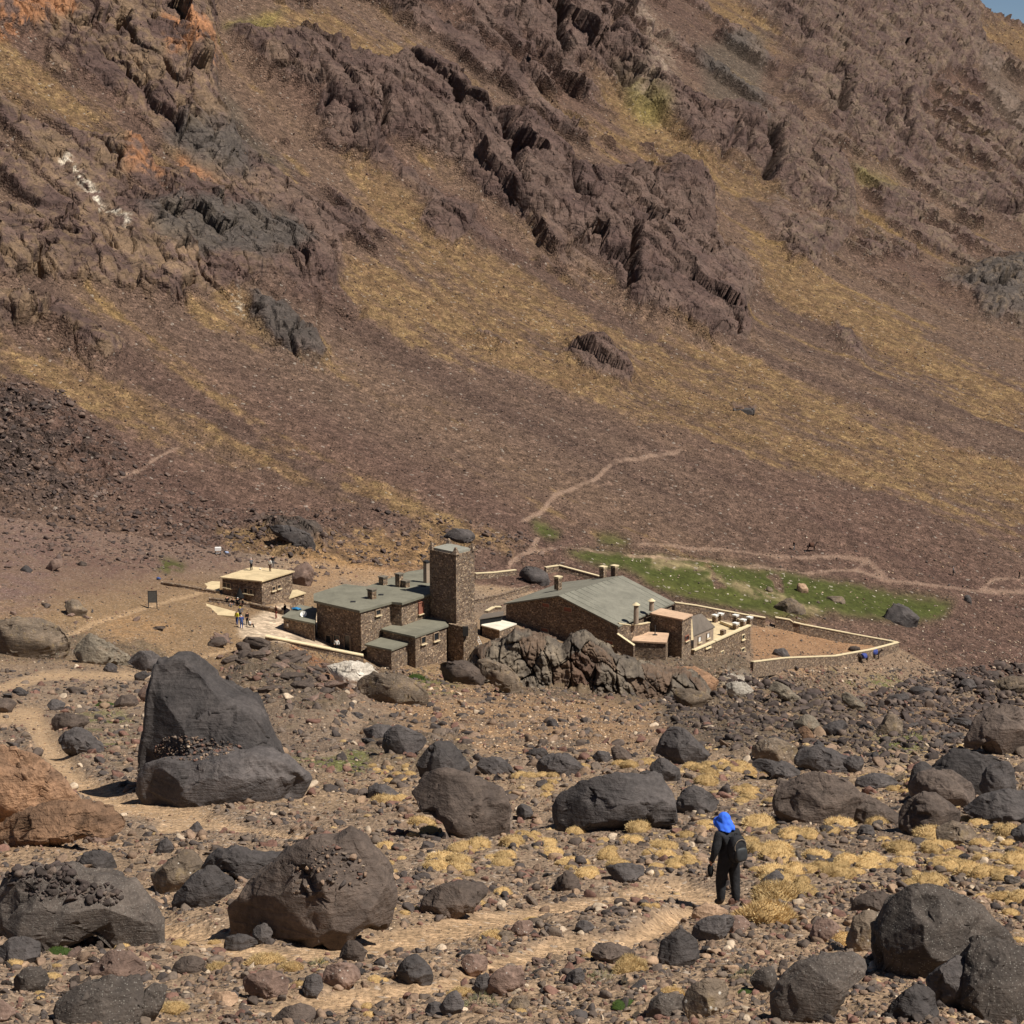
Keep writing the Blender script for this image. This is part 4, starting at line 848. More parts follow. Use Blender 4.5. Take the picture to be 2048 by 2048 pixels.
PAL = {'near': ([sc(118, 104, 92), sc(98, 86, 78), sc(136, 114, 96), sc(124, 94, 82), sc(160, 134, 110), sc(196, 176, 152), sc(84, 76, 72)], [3, 3, 3, 2, 1.6, .5, 3]),
       'dark': ([sc(80, 70, 66), sc(94, 82, 76), sc(70, 62, 58), sc(112, 98, 88)], [3, 3, 2, 1]),
       'field': ([sc(104, 88, 80), sc(90, 76, 70), sc(122, 102, 90), sc(76, 66, 62)], [3, 3, 2, 1.5]),
       'mount': ([sc(112, 92, 82), sc(96, 78, 72), sc(134, 108, 92), sc(84, 70, 64), sc(156, 134, 114)], [3, 3, 2.5, 2, .4]),
       'pale': ([sc(206, 188, 164), sc(180, 158, 134), sc(225, 212, 190)], [2, 3, 1]),
       'tanp': ([sc(190, 156, 120), sc(168, 134, 104), sc(208, 184, 156), sc(140, 112, 92)], [3, 3, 2, 2])}
def pick_ids(poly=None, wfun=None, n=1000, exclude_build=True):
    u = uf[vis_id]; v = vf[vis_id]; w = np.ones(len(u))
    if poly is not None: w *= inpoly(u, v, poly)
    if wfun is not None: w = w*np.clip(wfun(u, v), 0, 9)
    w *= (PAVF[vis_id] < .3)
    if w.sum() <= 0: return np.zeros(0, int)
    return vis_id[rng.choice(len(u), n, p=w/w.sum())]
PAVF = pav.ravel()*1.0; PATHF = path.ravel()
BUILT = [[(430,1140),(610,1130),(640,1180),(640,1330),(520,1290),(420,1210)], [(560,1130),(960,1080),(960,1330),(720,1340),(600,1300)], [(940,1190),(1250,1140),(1360,1200),(1520,1240),(1520,1340),(1240,1330),(940,1300)]]
def stones(name, ids, size_px, mmin, mmax, pal, shapes, label, cat='stones', mat=None, flat=1.0, pos=None, smooth=False, lift=.1):
    P = (P_all[ids] if pos is None else pos).copy(); n = len(P)
    y = np.maximum(P[:, 1], 1); s = np.clip(size_px*y/F/2, mmin/2, mmax/2)
    if pos is None:
        P[:, 0] += rng.normal(0, 1, n)*2*y/F; 
    P[:, 2] += s*lift
    cols_, wts = PAL[pal]; wts = np.array(wts)/sum(wts); ci = rng.choice(len(cols_), n, p=wts); cc = np.array(cols_)[ci]*rng.uniform(.8, 1.2, (n, 1))
    Vs, Fs, Cs, off = [], [], [], 0; si = rng.integers(0, len(shapes), n)
    for k_, (V, Fc) in enumerate(shapes):
        idx = np.nonzero(si == k_)[0]
        if not len(idx): continue
        m = len(idx); a = rng.uniform(0, 2*np.pi, m); ca, sa = np.cos(a), np.sin(a); tz = rng.normal(0, .35, m); ct, st = np.cos(tz), np.sin(tz)
        x = V[None, :, 0]*ca[:, None]-V[None, :, 1]*sa[:, None]; yy = V[None, :, 0]*sa[:, None]+V[None, :, 1]*ca[:, None]; z = np.broadcast_to(V[None, :, 2]*flat, x.shape)
        x2 = x*ct[:, None]-z*st[:, None]; z2 = x*st[:, None]+z*ct[:, None]
        W_ = np.stack([x2, yy, z2], -1)*s[idx, None, None]+P[idx][:, None, :]
        Vs.append(W_.reshape(-1, 3)); Cs.append(np.repeat(cc[idx], len(V), axis=0))
        Fs.append((Fc[None]+(np.arange(m)*len(V))[:, None, None]+off).reshape(-1, 3)); off += m*len(V)
    me = npmesh(name, np.concatenate(Vs), np.concatenate(Fs), [mat or mStone], smooth, np.concatenate(Cs))
    return tag(link(name, me), label, cat, None, 'stuff')
def plaw(n, a, b, p): r = rng.random(n); return (a**(1-p)+r*(b**(1-p)-a**(1-p)))**(1/(1-p))
pathw = lambda u, v: np.where(PATHF[vis_id] > .4, .04, 1.0)
n = 24000; stones('scattered_stones', pick_ids(None, lambda u, v: (v > 1335)*pathw(u, v)*(1+.5*(v > 1750)), n), plaw(n, 7, 44, 2.15), .03, .9, 'near', SH2, 'loose grey brown stones littering the whole foreground')
n = 60000; stones('small_stones', pick_ids(None, lambda u, v: (v > 1300)*(.12+.88*pathw(u, v)), n), plaw(n, 3, 8, 2.0), .01, .5, 'near', SH1, 'small broken stones between the larger ones in the foreground', 'gravel')
n = 26000; stones('gravel', pick_ids(None, lambda u, v: (v > 1400)*(1+3*(PATHF[vis_id] > .3)), n), plaw(n, 2, 5, 2.5), .01, .2, 'tanp', SH1, 'fine pale gravel along the foreground footpath', 'gravel')
n = 2600; stones('pale_gravel', pick_ids([(700,1400),(880,1370),(1180,1400),(1330,1440),(1330,1500),(1100,1500),(960,1500),(860,1440)], None, n), plaw(n, 3, 13, 2.3), .05, .9, 'tanp', SH1, 'pale tan rubble patch below the cliff', 'gravel')
n = 13000; stones('bank_stones', pick_ids(None, lambda u, v: (v > 1090)*(v < 1400)*((grock.ravel()[vis_id] > .2)*1.5+.6)*(1-.8*(m_mead.at(u, v) > .3)), n), plaw(n, 2.5, 11, 2.6), .1, 1.0, 'near', SH1, 'small stones strewn around the stone buildings')
n = 350; stones('meadow_stones', pick_ids([(1130,1110),(1500,1120),(1900,1210),(2048,1230),(2048,1400),(1800,1340),(1700,1250),(1400,1190)], None, n), plaw(n, 2.5, 9, 2.4), .1, 1.2, 'pale', SH1, 'pale stones dotted over meadow and bank')
n = 4200; stones('stream_bed_rubble', pick_ids([(1340,1340),(1560,1360),(1700,1400),(1900,1340),(2048,1320),(2048,1480),(1800,1540),(1500,1500),(1330,1440)], None, n), plaw(n, 5, 38, 2.0), .1, 2.6, 'dark', SH2, 'dark rubble filling the stream gully', 'rubble')
mwt = lambda u, v: pathw(u, v)*(v < 1110)*(mt.ravel()[vis_id] > .5)*(1-.85*(rk.ravel()[vis_id] > .4))
n = 30000; stones('scree', pick_ids(None, mwt, n), plaw(n, 2.2, 8, 2.8), .2, 2.2, 'mount', SH1, 'loose scree blocks covering the mountain slope', 'scree')
n = 1000; stones('pale_scree', pick_ids(None, lambda u, v: mwt(u, v)*(.4+.6*(u > 900)*(v > 550)), n), plaw(n, 2.2, 5.5, 2.8), .2, 1.8, 'pale', SH1, 'scattered pale stones on the mountain slope', 'scree')
n = 2600; stones('boulder_field', pick_ids(D((-40,700),(120,740),(240,850),(330,900),(420,960),(520,990),(460,1040),(300,1080),(120,1060),(-40,1000)), lambda u, v: np.where((u < 260)*(v < 1000), 1.6, .7)*(.3+.7*ss(mid.ravel()[vis_id], -.4, .3)), n), plaw(n, 4, 22, 2.2), .3, 4.0, 'field', SH2, 'dark boulder field on the lower left scree', 'boulder field')
n = 1300; stones('fallen_rocks', pick_ids(D((0,950),(400,960),(760,960),(1000,1000),(1040,1060),(700,1070),(600,1100),(400,1050),(0,1080)), None, n), plaw(n, 5, 22, 2.3), .3, 3.5, 'field', SH2, 'fallen dark rocks along the foot of the slope above the buildings', 'rocks')
print('stones', time.time()-T0)
# rubble lying on big boulders
from mathutils.bvhtree import BVHTree
def rubble(objs, poly, n, smin, smax, pal, label, name='stone_rubble', p=2.0, nzmin=.35):
    vs, fs, off = [], [], 0
    for o in objs:
        mw = Matrix.Translation(o.location+(o.parent.location if o.parent else Vector()))
        vv = [mw@v.co for v in o.data.vertices]; vs += vv; fs += [[i+off for i in q.vertices] for q in o.data.polygons]; off += len(vv)
    bt = BVHTree.FromPolygons(vs, fs); pts = []; xs = [a for a, b in poly]; ys = [b for a, b in poly]; t = 0
    while len(pts) < n and t < n*30:
        t += 1; u = rng.uniform(min(xs), max(xs)); v = rng.uniform(min(ys), max(ys))
        if not inpoly(np.array([u]), np.array([v]), poly)[0]: continue
        a, tt = ray(u, v); h = bt.ray_cast(Vector((0, 0, 0)), Vector((a, 1, tt)).normalized())
        if h[0] is not None and h[1].z > nzmin: pts.append(h[0][:])
    if pts: stones(name, None, plaw(len(pts), smin, smax, p), .02, 2, pal, SH2, label, 'rubble', pos=np.array(pts, np.float32), lift=.05)
def find(lab): return [o for o in bpy.data.objects if o.get('label', '').startswith(lab)]
rubble(list(big.children), z4((300,850),(430,720),(560,715),(760,740),(940,780),(820,830),(640,880),(480,870)), 460, 3, 15, 'near', 'pale rubble lying on the ledge of the huge split boulder', nzmin=.05)
rubble(find('large domed'), z5((1410,460),(1400,340),(1500,250),(1600,200),(1760,300),(1790,400),(1640,430),(1500,460)), 150, 4, 26, 'near', 'stones piled on top of the large domed boulder')
rubble(find('big dark rubble'), z5((-20,330),(100,290),(330,290),(400,400),(520,400),(620,450),(560,510),(400,480),(200,480),(0,400)), 300, 5, 38, 'dark', 'dark rubble heaped on the boulder at the left edge')
# ---------------------------------------------------------------- medium rocks, each one an object
MED = {}
def med_mesh(mat, i):
    key = (mat.name, i)
    if key not in MED:
        V, Fc = stone_shape(5, 300+i*7); MED[key] = npmesh('rock', V, Fc, [mat], False)
    return MED[key]
REG = [([(430,1270),(520,1296),(600,1312),(700,1340),(700,1400),(560,1410),(430,1340)], 60, 'brown rock on the rocky mound in front of the terrace', 14, 60),
       ([(0,1190),(330,1230),(330,1290),(0,1270)], 16, 'brown rock of the outcrops on the left slope', 12, 34),
       ([(0,1880),(420,1880),(420,2048),(0,2048)], 26, 'brown rock among the stones in the bottom left', 18, 44),
       ([(420,1900),(760,1900),(700,2048),(420,2048)], 16, 'rock in the rough ground left of the bottom centre', 16, 42),
       ([(760,1900),(1300,1900),(1300,2048),(760,2048)], 20, 'rock below the footpath at the bottom centre', 14, 36),
       ([(1200,1850),(1560,1850),(1560,2048),(1250,2048)], 18, 'rock in the shade below the hiker', 16, 44),
       ([(830,1660),(1400,1680),(1380,1740),(1100,1800),(830,1780)], 22, 'rock among straw tufts above the footpath', 12, 30),
       ([(1480,1640),(2048,1640),(2048,1780),(1500,1780)], 26, 'rock between the straw tufts right of the hiker', 16, 44),
       ([(1560,1500),(2048,1500),(2048,1640),(1560,1640)], 14, 'rock tucked into the right hand boulder pile', 18, 44),
       ([(1380,1400),(2048,1400),(2048,1500),(1380,1490)], 26, 'dark rock in the stream gully', 14, 40),
       ([(640,1400),(880,1430),(800,1560),(640,1540)], 12, 'grey rock right of the huge split boulder', 14, 34),
       ([(1000,1470),(1330,1470),(1380,1560),(1000,1540)], 12, 'dark rock at the near edge of the pale gravel', 10, 26),
       ([(0,1380),(270,1340),(270,1450),(0,1470)], 12, 'rock beside the trail on the left', 12, 30),
       ([(280,1620),(640,1620),(640,1680),(280,1700)], 8, 'small stone on the sandy ground in front of the huge boulder', 10, 24),
       ([(1080,1330),(1460,1340),(1480,1400),(1300,1440)], 10, 'fallen block at the foot of the grey cliff', 12, 30)]
for poly, n, lab, s0, s1 in REG:
    ids = pick_ids(poly, pathw, n); sz = plaw(n, s0, s1, 1.6)
    for i, id_ in enumerate(ids):
        mat = random.choice([mDark, mDark, mDarkBrown, mRed, mGreyBrown, mSpeck if poly[0][1] > 1600 else mDark])
        if 'dark' in lab: mat = mDark
        if 'grey' in lab: mat = mDark
        if 'brown' in lab: mat = random.choice([mDarkBrown, mRed])
        p = P_all[id_]; s = sz[i]*p[1]/F*.5
        o = link('rock', med_mesh(mat, random.randrange(4)), None, (p[0], p[1], p[2]+s*.25))
        o.scale = (s*random.uniform(.9, 1.3), s*random.uniform(.8, 1.2), s*random.uniform(.8, 1.2)); o.rotation_euler = (random.uniform(-.4, .4), random.uniform(-.4, .4), random.uniform(0, 6.28))
        tag(o, lab, 'rock', lab.replace('rock', 'rocks').replace('stone', 'stones').replace('block', 'blocks'))
# ---------------------------------------------------------------- straw tufts
mStraw, nt_, b_ = newmat('dry straw cushions', .85, .2); k_ = N(nt_)
a_ = k_.n('ShaderNodeAttribute', attribute_name='Col'); oi_ = k_.n('ShaderNodeObjectInfo')
c_ = k_.mix(1.0, a_.outputs['Color'], k_.ramp(oi_.outputs['Random'], [(0, .8), (1, 1.2)]), 'MULTIPLY'); k_.l(c_, b_.inputs['Base Color'])
def tuft_mesh(seed, nb=900, c0=sc(184, 154, 106), c1=sc(246, 218, 162), h=.62, bl=.28, up=.5, dome=True, wob=.35, bw=.014):
    r = np.random.default_rng(seed); V0, F0 = ico(4); V = V0.copy()
    lump = 1+wob*fbm(V[:, 0]*1.6+seed, V[:, 1]*1.6, V[:, 2]*1.6, 3, seed); V = V*lump[:, None]; V[:, 2] = V[:, 2]*h; V[:, 1] *= .8
    cV = np.repeat(np.array([c0]), len(V), 0)*(.8+.3*r.random((len(V), 1)))
    top_ = np.nonzero(V[:, 2] > -.02)[0]; ids = r.choice(top_, nb); root = V[ids]*.97
    nrm = V0[ids]*np.array([1, 1, 1.4]); nrm /= np.linalg.norm(nrm, axis=1, keepdims=True)
    dr = nrm*.8+np.array([0, 0, up])+r.normal(0, .35, (nb, 3)); dr /= np.linalg.norm(dr, axis=1, keepdims=True)
    L = bl*r.uniform(.4, 1, (nb, 1)); side = np.cross(dr, r.normal(0, 1, (nb, 3))); side /= np.linalg.norm(side, axis=1, keepdims=True)
    a = root-side*bw; b = root+side*bw; c = root+dr*L*.6+side*.006; d = root+dr*L+np.array([0, 0, -.03])
    B = np.stack([a, b, c, d], 1).reshape(-1, 3); base = len(V) if dome else 0
    q = (np.arange(nb)*4)[:, None]+base; FB = np.concatenate([q+np.array([0, 1, 2]), q+np.array([0, 2, 3])])
    shade = r.random((nb, 1)); cb = c0*(1-shade)+c1*shade; CB = np.repeat(cb, 4, 0)
    if not dome: return npmesh('tuft', B, FB, [mStraw], False, CB)
    return npmesh('tuft', np.concatenate([V, B]), np.concatenate([F0, FB]), [mStraw], False, np.concatenate([cV, CB]))
TUF = [tuft_mesh(i) for i in range(6)]
TUFN = [tuft_mesh(60+i, 3200, bl=.34, bw=.007, wob=.5) for i in range(2)]
GRN = [tuft_mesh(20+i, 700, sc(60, 78, 34), sc(110, 128, 60), .22, .2) for i in range(2)]
WIRY = [tuft_mesh(30, 260, sc(120, 116, 80), sc(172, 170, 130), .7, .7, .6, False, bw=.01), tuft_mesh(31, 260, sc(104, 112, 66), sc(160, 166, 110), .6, .6, .6, False, bw=.01)]
def tuft(u, v, wpx, mesh, lab, cat='grass tuft', group=None, name='grass_tuft', id_=None, hs=1.0):
    p = Vector(P_all[id_].tolist()) if id_ is not None else gp(u, v); s = wpx*p.y/F*.5
    o = link(name, mesh, None, (p.x, p.y, p.z-.02*s)); o.scale = (s, s*random.uniform(.7, 1.1), s*random.uniform(.8, 1.15)*hs); o.rotation_euler.z = random.uniform(-.6, .6)+random.choice((0, math.pi))
    tag(o, lab, cat, group)
SINGLE = [(198,1868,70,'golden tuft under the left end boulder beside the green moss patch'),(245,1880,50,'golden tuft hanging at the right foot of the left edge boulder'),(440,1945,62,'rounded golden tuft in the lower left'),(530,1928,80,'long golden tuft with a green fringe, lower left'),(580,1940,50,'golden tuft at the right end of the long one'),(345,2022,62,'golden tuft touching the bottom edge at left'),(688,1896,42,'golden tuft capping a brown rock beside the path start'),(105,1955,40,'thin golden tuft at left above the speckled rock'),(30,1932,44,'flat straw tuft at the left edge'),(360,1892,34,'small straw tuft below the rubble topped boulder'),(430,1888,30,'small straw tuft in front of the flat dark stone'),
 (1530,1842,120,'large straw tuft just below right of the hiker'),(1560,1800,110,'broad straw tuft sloping down to the hiker feet'),(1680,1885,66,'big straw tuft in front of the upright grey stone'),(1428,1868,34,'small yellow tuft on the dark rock below the hiker'),(1260,1942,80,'large straw tuft beside the thorny plant, bottom centre'),(1180,1915,36,'narrow straw tuft left of the long low rock'),(920,1990,52,'straw tuft behind the pair of black stones'),(985,1880,54,'straw tuft at the fork of the path'),(885,1722,74,'golden tuft above the flat brown slab'),(865,1738,50,'golden tuft just left below the bright one'),(1170,1752,52,'bright golden tuft by the ribbed brown stone'),(845,1650,60,'golden tuft at the foot of the large blocky boulder'),(860,1668,50,'lower golden tuft at the foot of the large blocky boulder'),(770,1605,60,'long golden cushion left of the large blocky boulder'),(800,1600,44,'short golden cushion touching the large blocky boulder'),(1005,1790,40,'straw tuft at the right end of the flat brown slab'),(1800,1895,44,'straw tuft near the black corner shade'),(2040,1885,40,'straw tuft at the right edge above the corner boulder'),(2000,1800,60,'flat straw tuft right of the massive speckled boulder'),(1350,1995,60,'straw tuft near the bottom right of centre')]
for k2_, (u, v, w, lab) in enumerate(SINGLE): tuft(u, v, w, (TUFN[k2_ % 2] if w > 48 and v > 1780 else TUF[k2_ % 6]), lab)
TREG = [([(560,1660),(760,1640),(1000,1700),(1380,1760),(1300,1850),(800,1840)], 26, 'straw tuft scattered over the gravel left of the hiker', 18, 46),
        ([(1000,1670),(1180,1660),(1420,1650),(1400,1740),(1240,1760),(1060,1740),(900,1760),(850,1720)], 62, 'straw tuft between the path and the wide slab boulder', 26, 62),
        ([(1480,1650),(1700,1640),(2048,1640),(2048,1850),(1950,1800),(1750,1760),(1600,1800),(1500,1760)], 92, 'straw tuft on the slope right of the hiker', 30, 84),
        ([(1330,1520),(1540,1530),(1560,1620),(1400,1600),(1340,1570)], 34, 'straw cushion behind the hiker and left of the very large boulder', 22, 52),
        ([(1700,1540),(1860,1570),(1800,1590),(1720,1575)], 8, 'straw cushion beside the right hand rock pile', 20, 40),
        ([(740,1520),(830,1520),(830,1560),(750,1570)], 12, 'straw cushion left of the dark rounded boulder', 18, 40),
        ([(1000,1535),(1120,1545),(1100,1600),(1010,1590)], 10, 'straw cushion between the two largest middle boulders', 18, 40),
        ([(1160,1528),(1330,1528),(1330,1545),(1160,1545)], 8, 'straw cushion on top of the rise behind the wide slab boulder', 24, 50),
        ([(600,1850),(1100,1900),(1300,2048),(600,2048)], 12, 'straw tuft among the stones below the path', 18, 44),
        ([(0,1880),(400,1880),(400,2048),(0,2048)], 8, 'straw tuft among the bottom left stones', 20, 40)]
for poly, n, lab, s0, s1 in TREG:
    ids = pick_ids(poly, pathw, n); sz = plaw(n, s0, s1, 1.5)
    for i, id_ in enumerate(ids): tuft(0, 0, sz[i], TUF[i % 6], lab, group=lab.replace('tuft', 'tufts').replace('cushion', 'cushions'), id_=id_)
for u, v, w, lab in ((120,1905,62,'bright green moss patch in front of the left edge boulder'),(1680,1945,50,'fresh green tuft on the flat topped speckled boulder'),(1250,2010,56,'low green plant near the bottom centre'),(210,1410,40,'green plant patch left of the huge split boulder'),(1500,1985,50,'pale green plant near the bottom right')):
    tuft(u, v, w, GRN[u % 2], lab, 'green plant', name='green_plant')
for u, v, w, lab in ((1200,1965,60,'wiry pale green thorn plant right of the square reddish boulder'),(960,2015,70,'wiry grey green thorn plant under the square reddish boulder'),(640,1935,40,'wiry grey plant at the end of the long golden tuft'),(1490,1960,50,'pale wiry plant above the small speckled stone')):
    tuft(u, v, w, WIRY[u % 2], lab, 'thorn plant', name='thorn_plant')
SMT = [tuft_mesh(80+i, 40, bl=.3) for i in range(1)]
# many tiny tufts: one mass
ids = pick_ids(None, lambda u, v: (v > 1480)*((u > 700)*(v < 1790)*1.0+.15)*pathw(u, v)*(.3+1.4*(u > 1300)), 900)
Vt, Ft = [], []; vv_, ff_ = ico(2); offs = 0; Ct = []
for id_ in ids:
    p = P_all[id_]; s = rng.uniform(5, 15)*p[1]/F*.6; V = vv_*np.array([1, .8, .45])*s*(1+.25*rng.normal(0, 1, (len(vv_), 1))); Vt.append(V+p); Ft.append(ff_+offs); offs += len(vv_); Ct.append(np.repeat([sc(186, 158, 114)*rng.uniform(.7, 1.1)], len(vv_), 0))
me = npmesh('small_tufts', np.concatenate(Vt), np.concatenate(Ft), [mStraw], False, np.concatenate(Ct)); tag(link('small_grass_tufts', me), 'tiny straw tufts dotted over the foreground', 'grass', None, 'stuff')
print('tufts', time.time()-T0)
# ================================================================ BUILDINGS
def stone_wall_mat(name, tint=1.0, warm=0.0, pale=.12):
    m, nt, b = newmat(name, .92, .15); k = N(nt); vec = k.coord('Object', (1, 1, 1.35))
    sc1 = 4.4
    vc = k.vor(vec, sc1, out='Color'); vd = k.vor(vec, sc1, 'DISTANCE_TO_EDGE'); s_ = k.n('ShaderNodeSeparateColor'); k.l(vc, s_.inputs[0])
    c = k.ramp(s_.outputs[0], [(0, sc(84, 70, 62)*tint), (.3, sc(124, 104, 88)*tint), (.55, sc(112, 100, 92)*tint), (.8, sc(156, 136, 114)*tint), (1-pale, sc(146, 122, 102)*tint), (1, sc(192, 170, 144)*tint)])
    mort = k.ramp(vd, [(.0, 1.0), (.07, 0.0)]); c = k.mix(mort, c, sc(150+30*warm, 130+22*warm, 104+10*warm)*tint*.85)
    n = k.noise(vec, 9, 4, .7); c = k.mix(.7, c, k.ramp(n, [(.3, .6), (.7, 1.4)]), 'MULTIPLY')
    n2 = k.noise(vec, .4, 4, .6); c = k.mix(.6, c, k.ramp(n2, [(.3, .75), (.7, 1.25)]), 'MULTIPLY')
    k.l(c, b.inputs['Base Color']); nr_ = k.bump(k.ramp(vd, [(0, 0.0), (.12, 1.0)]), .09, .8, None); k.bump(s_.outputs[1], .06, .8, b, nr_); return m
mWall = stone_wall_mat('rubble stone wall', 1.25); mWallPale = stone_wall_mat('pale rubble stone wall', 1.1, 1.0, .2); mWallRed = stone_wall_mat('pinkish rubble wall', 1.1, .3)
def roof_mat(name, c, seams=False):
    m, nt, b = newmat(name, .75, .3); k = N(nt); vec = k.coord('Object'); n = k.noise(vec, .5, 5, .65, .6); n2 = k.noise(vec, 4, 4, .7)
    cc = k.mix(1.0, tuple(c), k.ramp(n, [(.3, .78), (.5, 1.0), (.7, 1.2)]), 'MULTIPLY'); cc = k.mix(.6, cc, k.ramp(n2, [(.3, .8), (.7, 1.2)]), 'MULTIPLY')
    k.l(cc, b.inputs['Base Color']); k.bump(n2, .02, .6, b); return m
mRoof = roof_mat('grey green roofing', sc(126, 123, 108)); mRoofHall = roof_mat('grey sheet roof', sc(130, 127, 114)); mRoofDk = roof_mat('grey brown roof', sc(112, 102, 92))
mConc = roof_mat('cream concrete', sc(214, 192, 152)); mConcPink = roof_mat('pinkish concrete', sc(210, 176, 146)); mWhiteC = roof_mat('white concrete roof', sc(236, 226, 206)); mGreyC = roof_mat('grey concrete', sc(160, 142, 124))
mCope = plain('pale coping', sc(226, 208, 170), .9, .1, .12, 2); mSeam = plain('roof seam', sc(98, 102, 92), .7)
mGlass = plain('dark window glass', (.02, .022, .025), .25, .5); mFrame = plain('window surround', sc(168, 146, 122), .8); mFrameRed = plain('reddish window surround', sc(150, 98, 80), .8)
mWhite = plain('white paint', (.78, .77, .73), .6, .3, .04); mBlack = plain('black fabric', (.012, .012, .013), .9, .2, .3, 8); mMetal = plain('dark metal', (.03, .03, .032), .5, .5); mBlue = plain('blue tarpaulin', sc(40, 120, 170), .6); mWood = plain('grey wood', sc(120, 112, 100), .9)
def prism_obj(name, top, zbot, mat, parent, ztops=None, thick=None, inset=0.0):
    """solid standing under the polygon top (world points)"""
    c = sum((Vector(p) for p in top), Vector())/len(top); n = len(top); tp = []
    for p in top:
        d = Vector((p[0]-c.x, p[1]-c.y, 0)); L = d.length; tp.append(Vector(p)-d*(inset/max(L, .01)))
    bot = [Vector((p.x, p.y, zbot if thick is None else p.z-thick)) for p in tp]
    bm = bmesh.new(); a = [bm.verts.new(p) for p in tp]; b = [bm.verts.new(p) for p in bot]
    bm.faces.new(a); bm.faces.new(b[::-1])
    for i in range(n): bm.faces.new((a[i], b[i], b[(i+1) % n], a[(i+1) % n]))
    bmesh.ops.recalc_face_normals(bm, faces=bm.faces)
    o0 = parent.location if parent is not None else Vector()
    bmesh.ops.translate(bm, verts=bm.verts, vec=-o0)
    me = bpy.data.meshes.new(name); bm.to_mesh(me); bm.free(); me.materials.append(mat)
    return link(name, me, parent)
def poly_at(pts, z): return [hp(u, v, z) for u, v in pts]
def ov(P, k):         # push roof points outward
    c = sum(P, Vector())/len(P); return [p+(p-c).normalized()*k for p in P]
def add_box(bm, c, ex, ey, ez, X=Vector((1, 0, 0)), Yv=Vector((0, 1, 0)), Zv=Vector((0, 0, 1))):
    vs = []
    for i in (-1, 1):
        for j in (-1, 1):
            for k in (-1, 1): vs.append(bm.verts.new(c+X*ex*i+Yv*ey*j+Zv*ez*k))
    for f in ((0, 1, 3, 2), (4, 6, 7, 5), (0, 4, 5, 1), (2, 3, 7, 6), (0, 2, 6, 4), (1, 5, 7, 3)): bm.faces.new([vs[i] for i in f])
def bobj(name, bm, mat, parent=None, bevel=0, smooth=False):
    bmesh.ops.recalc_face_normals(bm, faces=bm.faces)
    if bevel: bmesh.ops.bevel(bm, geom=bm.edges[:], offset=bevel, segments=2, affect='EDGES', profile=.6)
    me = bpy.data.meshes.new(name); bm.to_mesh(me); bm.free(); me.materials.append(mat)
    if smooth: me.polygons.foreach_set('use_smooth', [True]*len(me.polygons))
    return link(name, me, parent)
def opening(parent, A, B, u0, v0, u1, v1, kind='window', fmat=None, gmat=None, sill=True):
    """window or door seen between the given pixels, set in the wall that runs from A to B"""
    d = Vector((B.x-A.x, B.y-A.y, 0)).normalized(); nrm = Vector((d.y, -d.x, 0))
    if nrm.y > 0: nrm = -nrm
    def hit(u, v):
        a, t = ray(u, v); r = Vector((a, 1, t)); k = (Vector((A.x, A.y, 0)).dot(nrm))/(r.x*nrm.x+r.y*nrm.y); return r*k
    c = hit((u0+u1)/2, (v0+v1)/2); hw = abs((hit(u1, (v0+v1)/2)-hit(u0, (v0+v1)/2)).dot(d))/2; hh = abs(hit((u0+u1)/2, v0).z-hit((u0+u1)/2, v1).z)/2
    c = c-parent.location
    bm = bmesh.new(); t = .09
    for s in (-1, 1): add_box(bm, c+d*s*(hw+t/2)+nrm*.05, t/2, .08, hh+t, d, nrm)
    for s in (-1, 1): add_box(bm, c+Vector((0, 0, s*(hh+t/2)))+nrm*.05, hw, .075, t/2, d, nrm)
    f = bobj(kind, bm, fmat or mFrame, parent)
    bm = bmesh.new(); add_box(bm, c+nrm*.01, hw, .03, hh, d, nrm); bobj('pane' if kind == 'window' else 'door_leaf', bm, gmat or mGlass, f)
    if sill and kind == 'window':
        bm = bmesh.new(); add_box(bm, c+Vector((0, 0, -hh-t-.05))+nrm*.1, hw+.15, .16, .045, d, nrm); bobj('sill', bm, mCope, f)
    return f
def house(name, label, pts, z, zb, wall=mWall, roof=mRoof, over=.25, th=.22, cat='building', lift=0):
    P = poly_at(pts, z); c = sum(P, Vector())/len(P); e = empty(name, (c.x, c.y, zb)); tag(e, label, cat)
    w = prism_obj('wall', [p-Vector((0, 0, th+.003)) for p in P], zb-2, wall, e, inset=over)
    prism_obj('roof', P, 0, roof, e, thick=th)
    return e, P
def inset_line(P, i, j, over):
    c = sum(P, Vector())/len(P); f = lambda p: p-Vector((p.x-c.x, p.y-c.y, 0)).normalized()*over
    return f(P[i]), f(P[j])
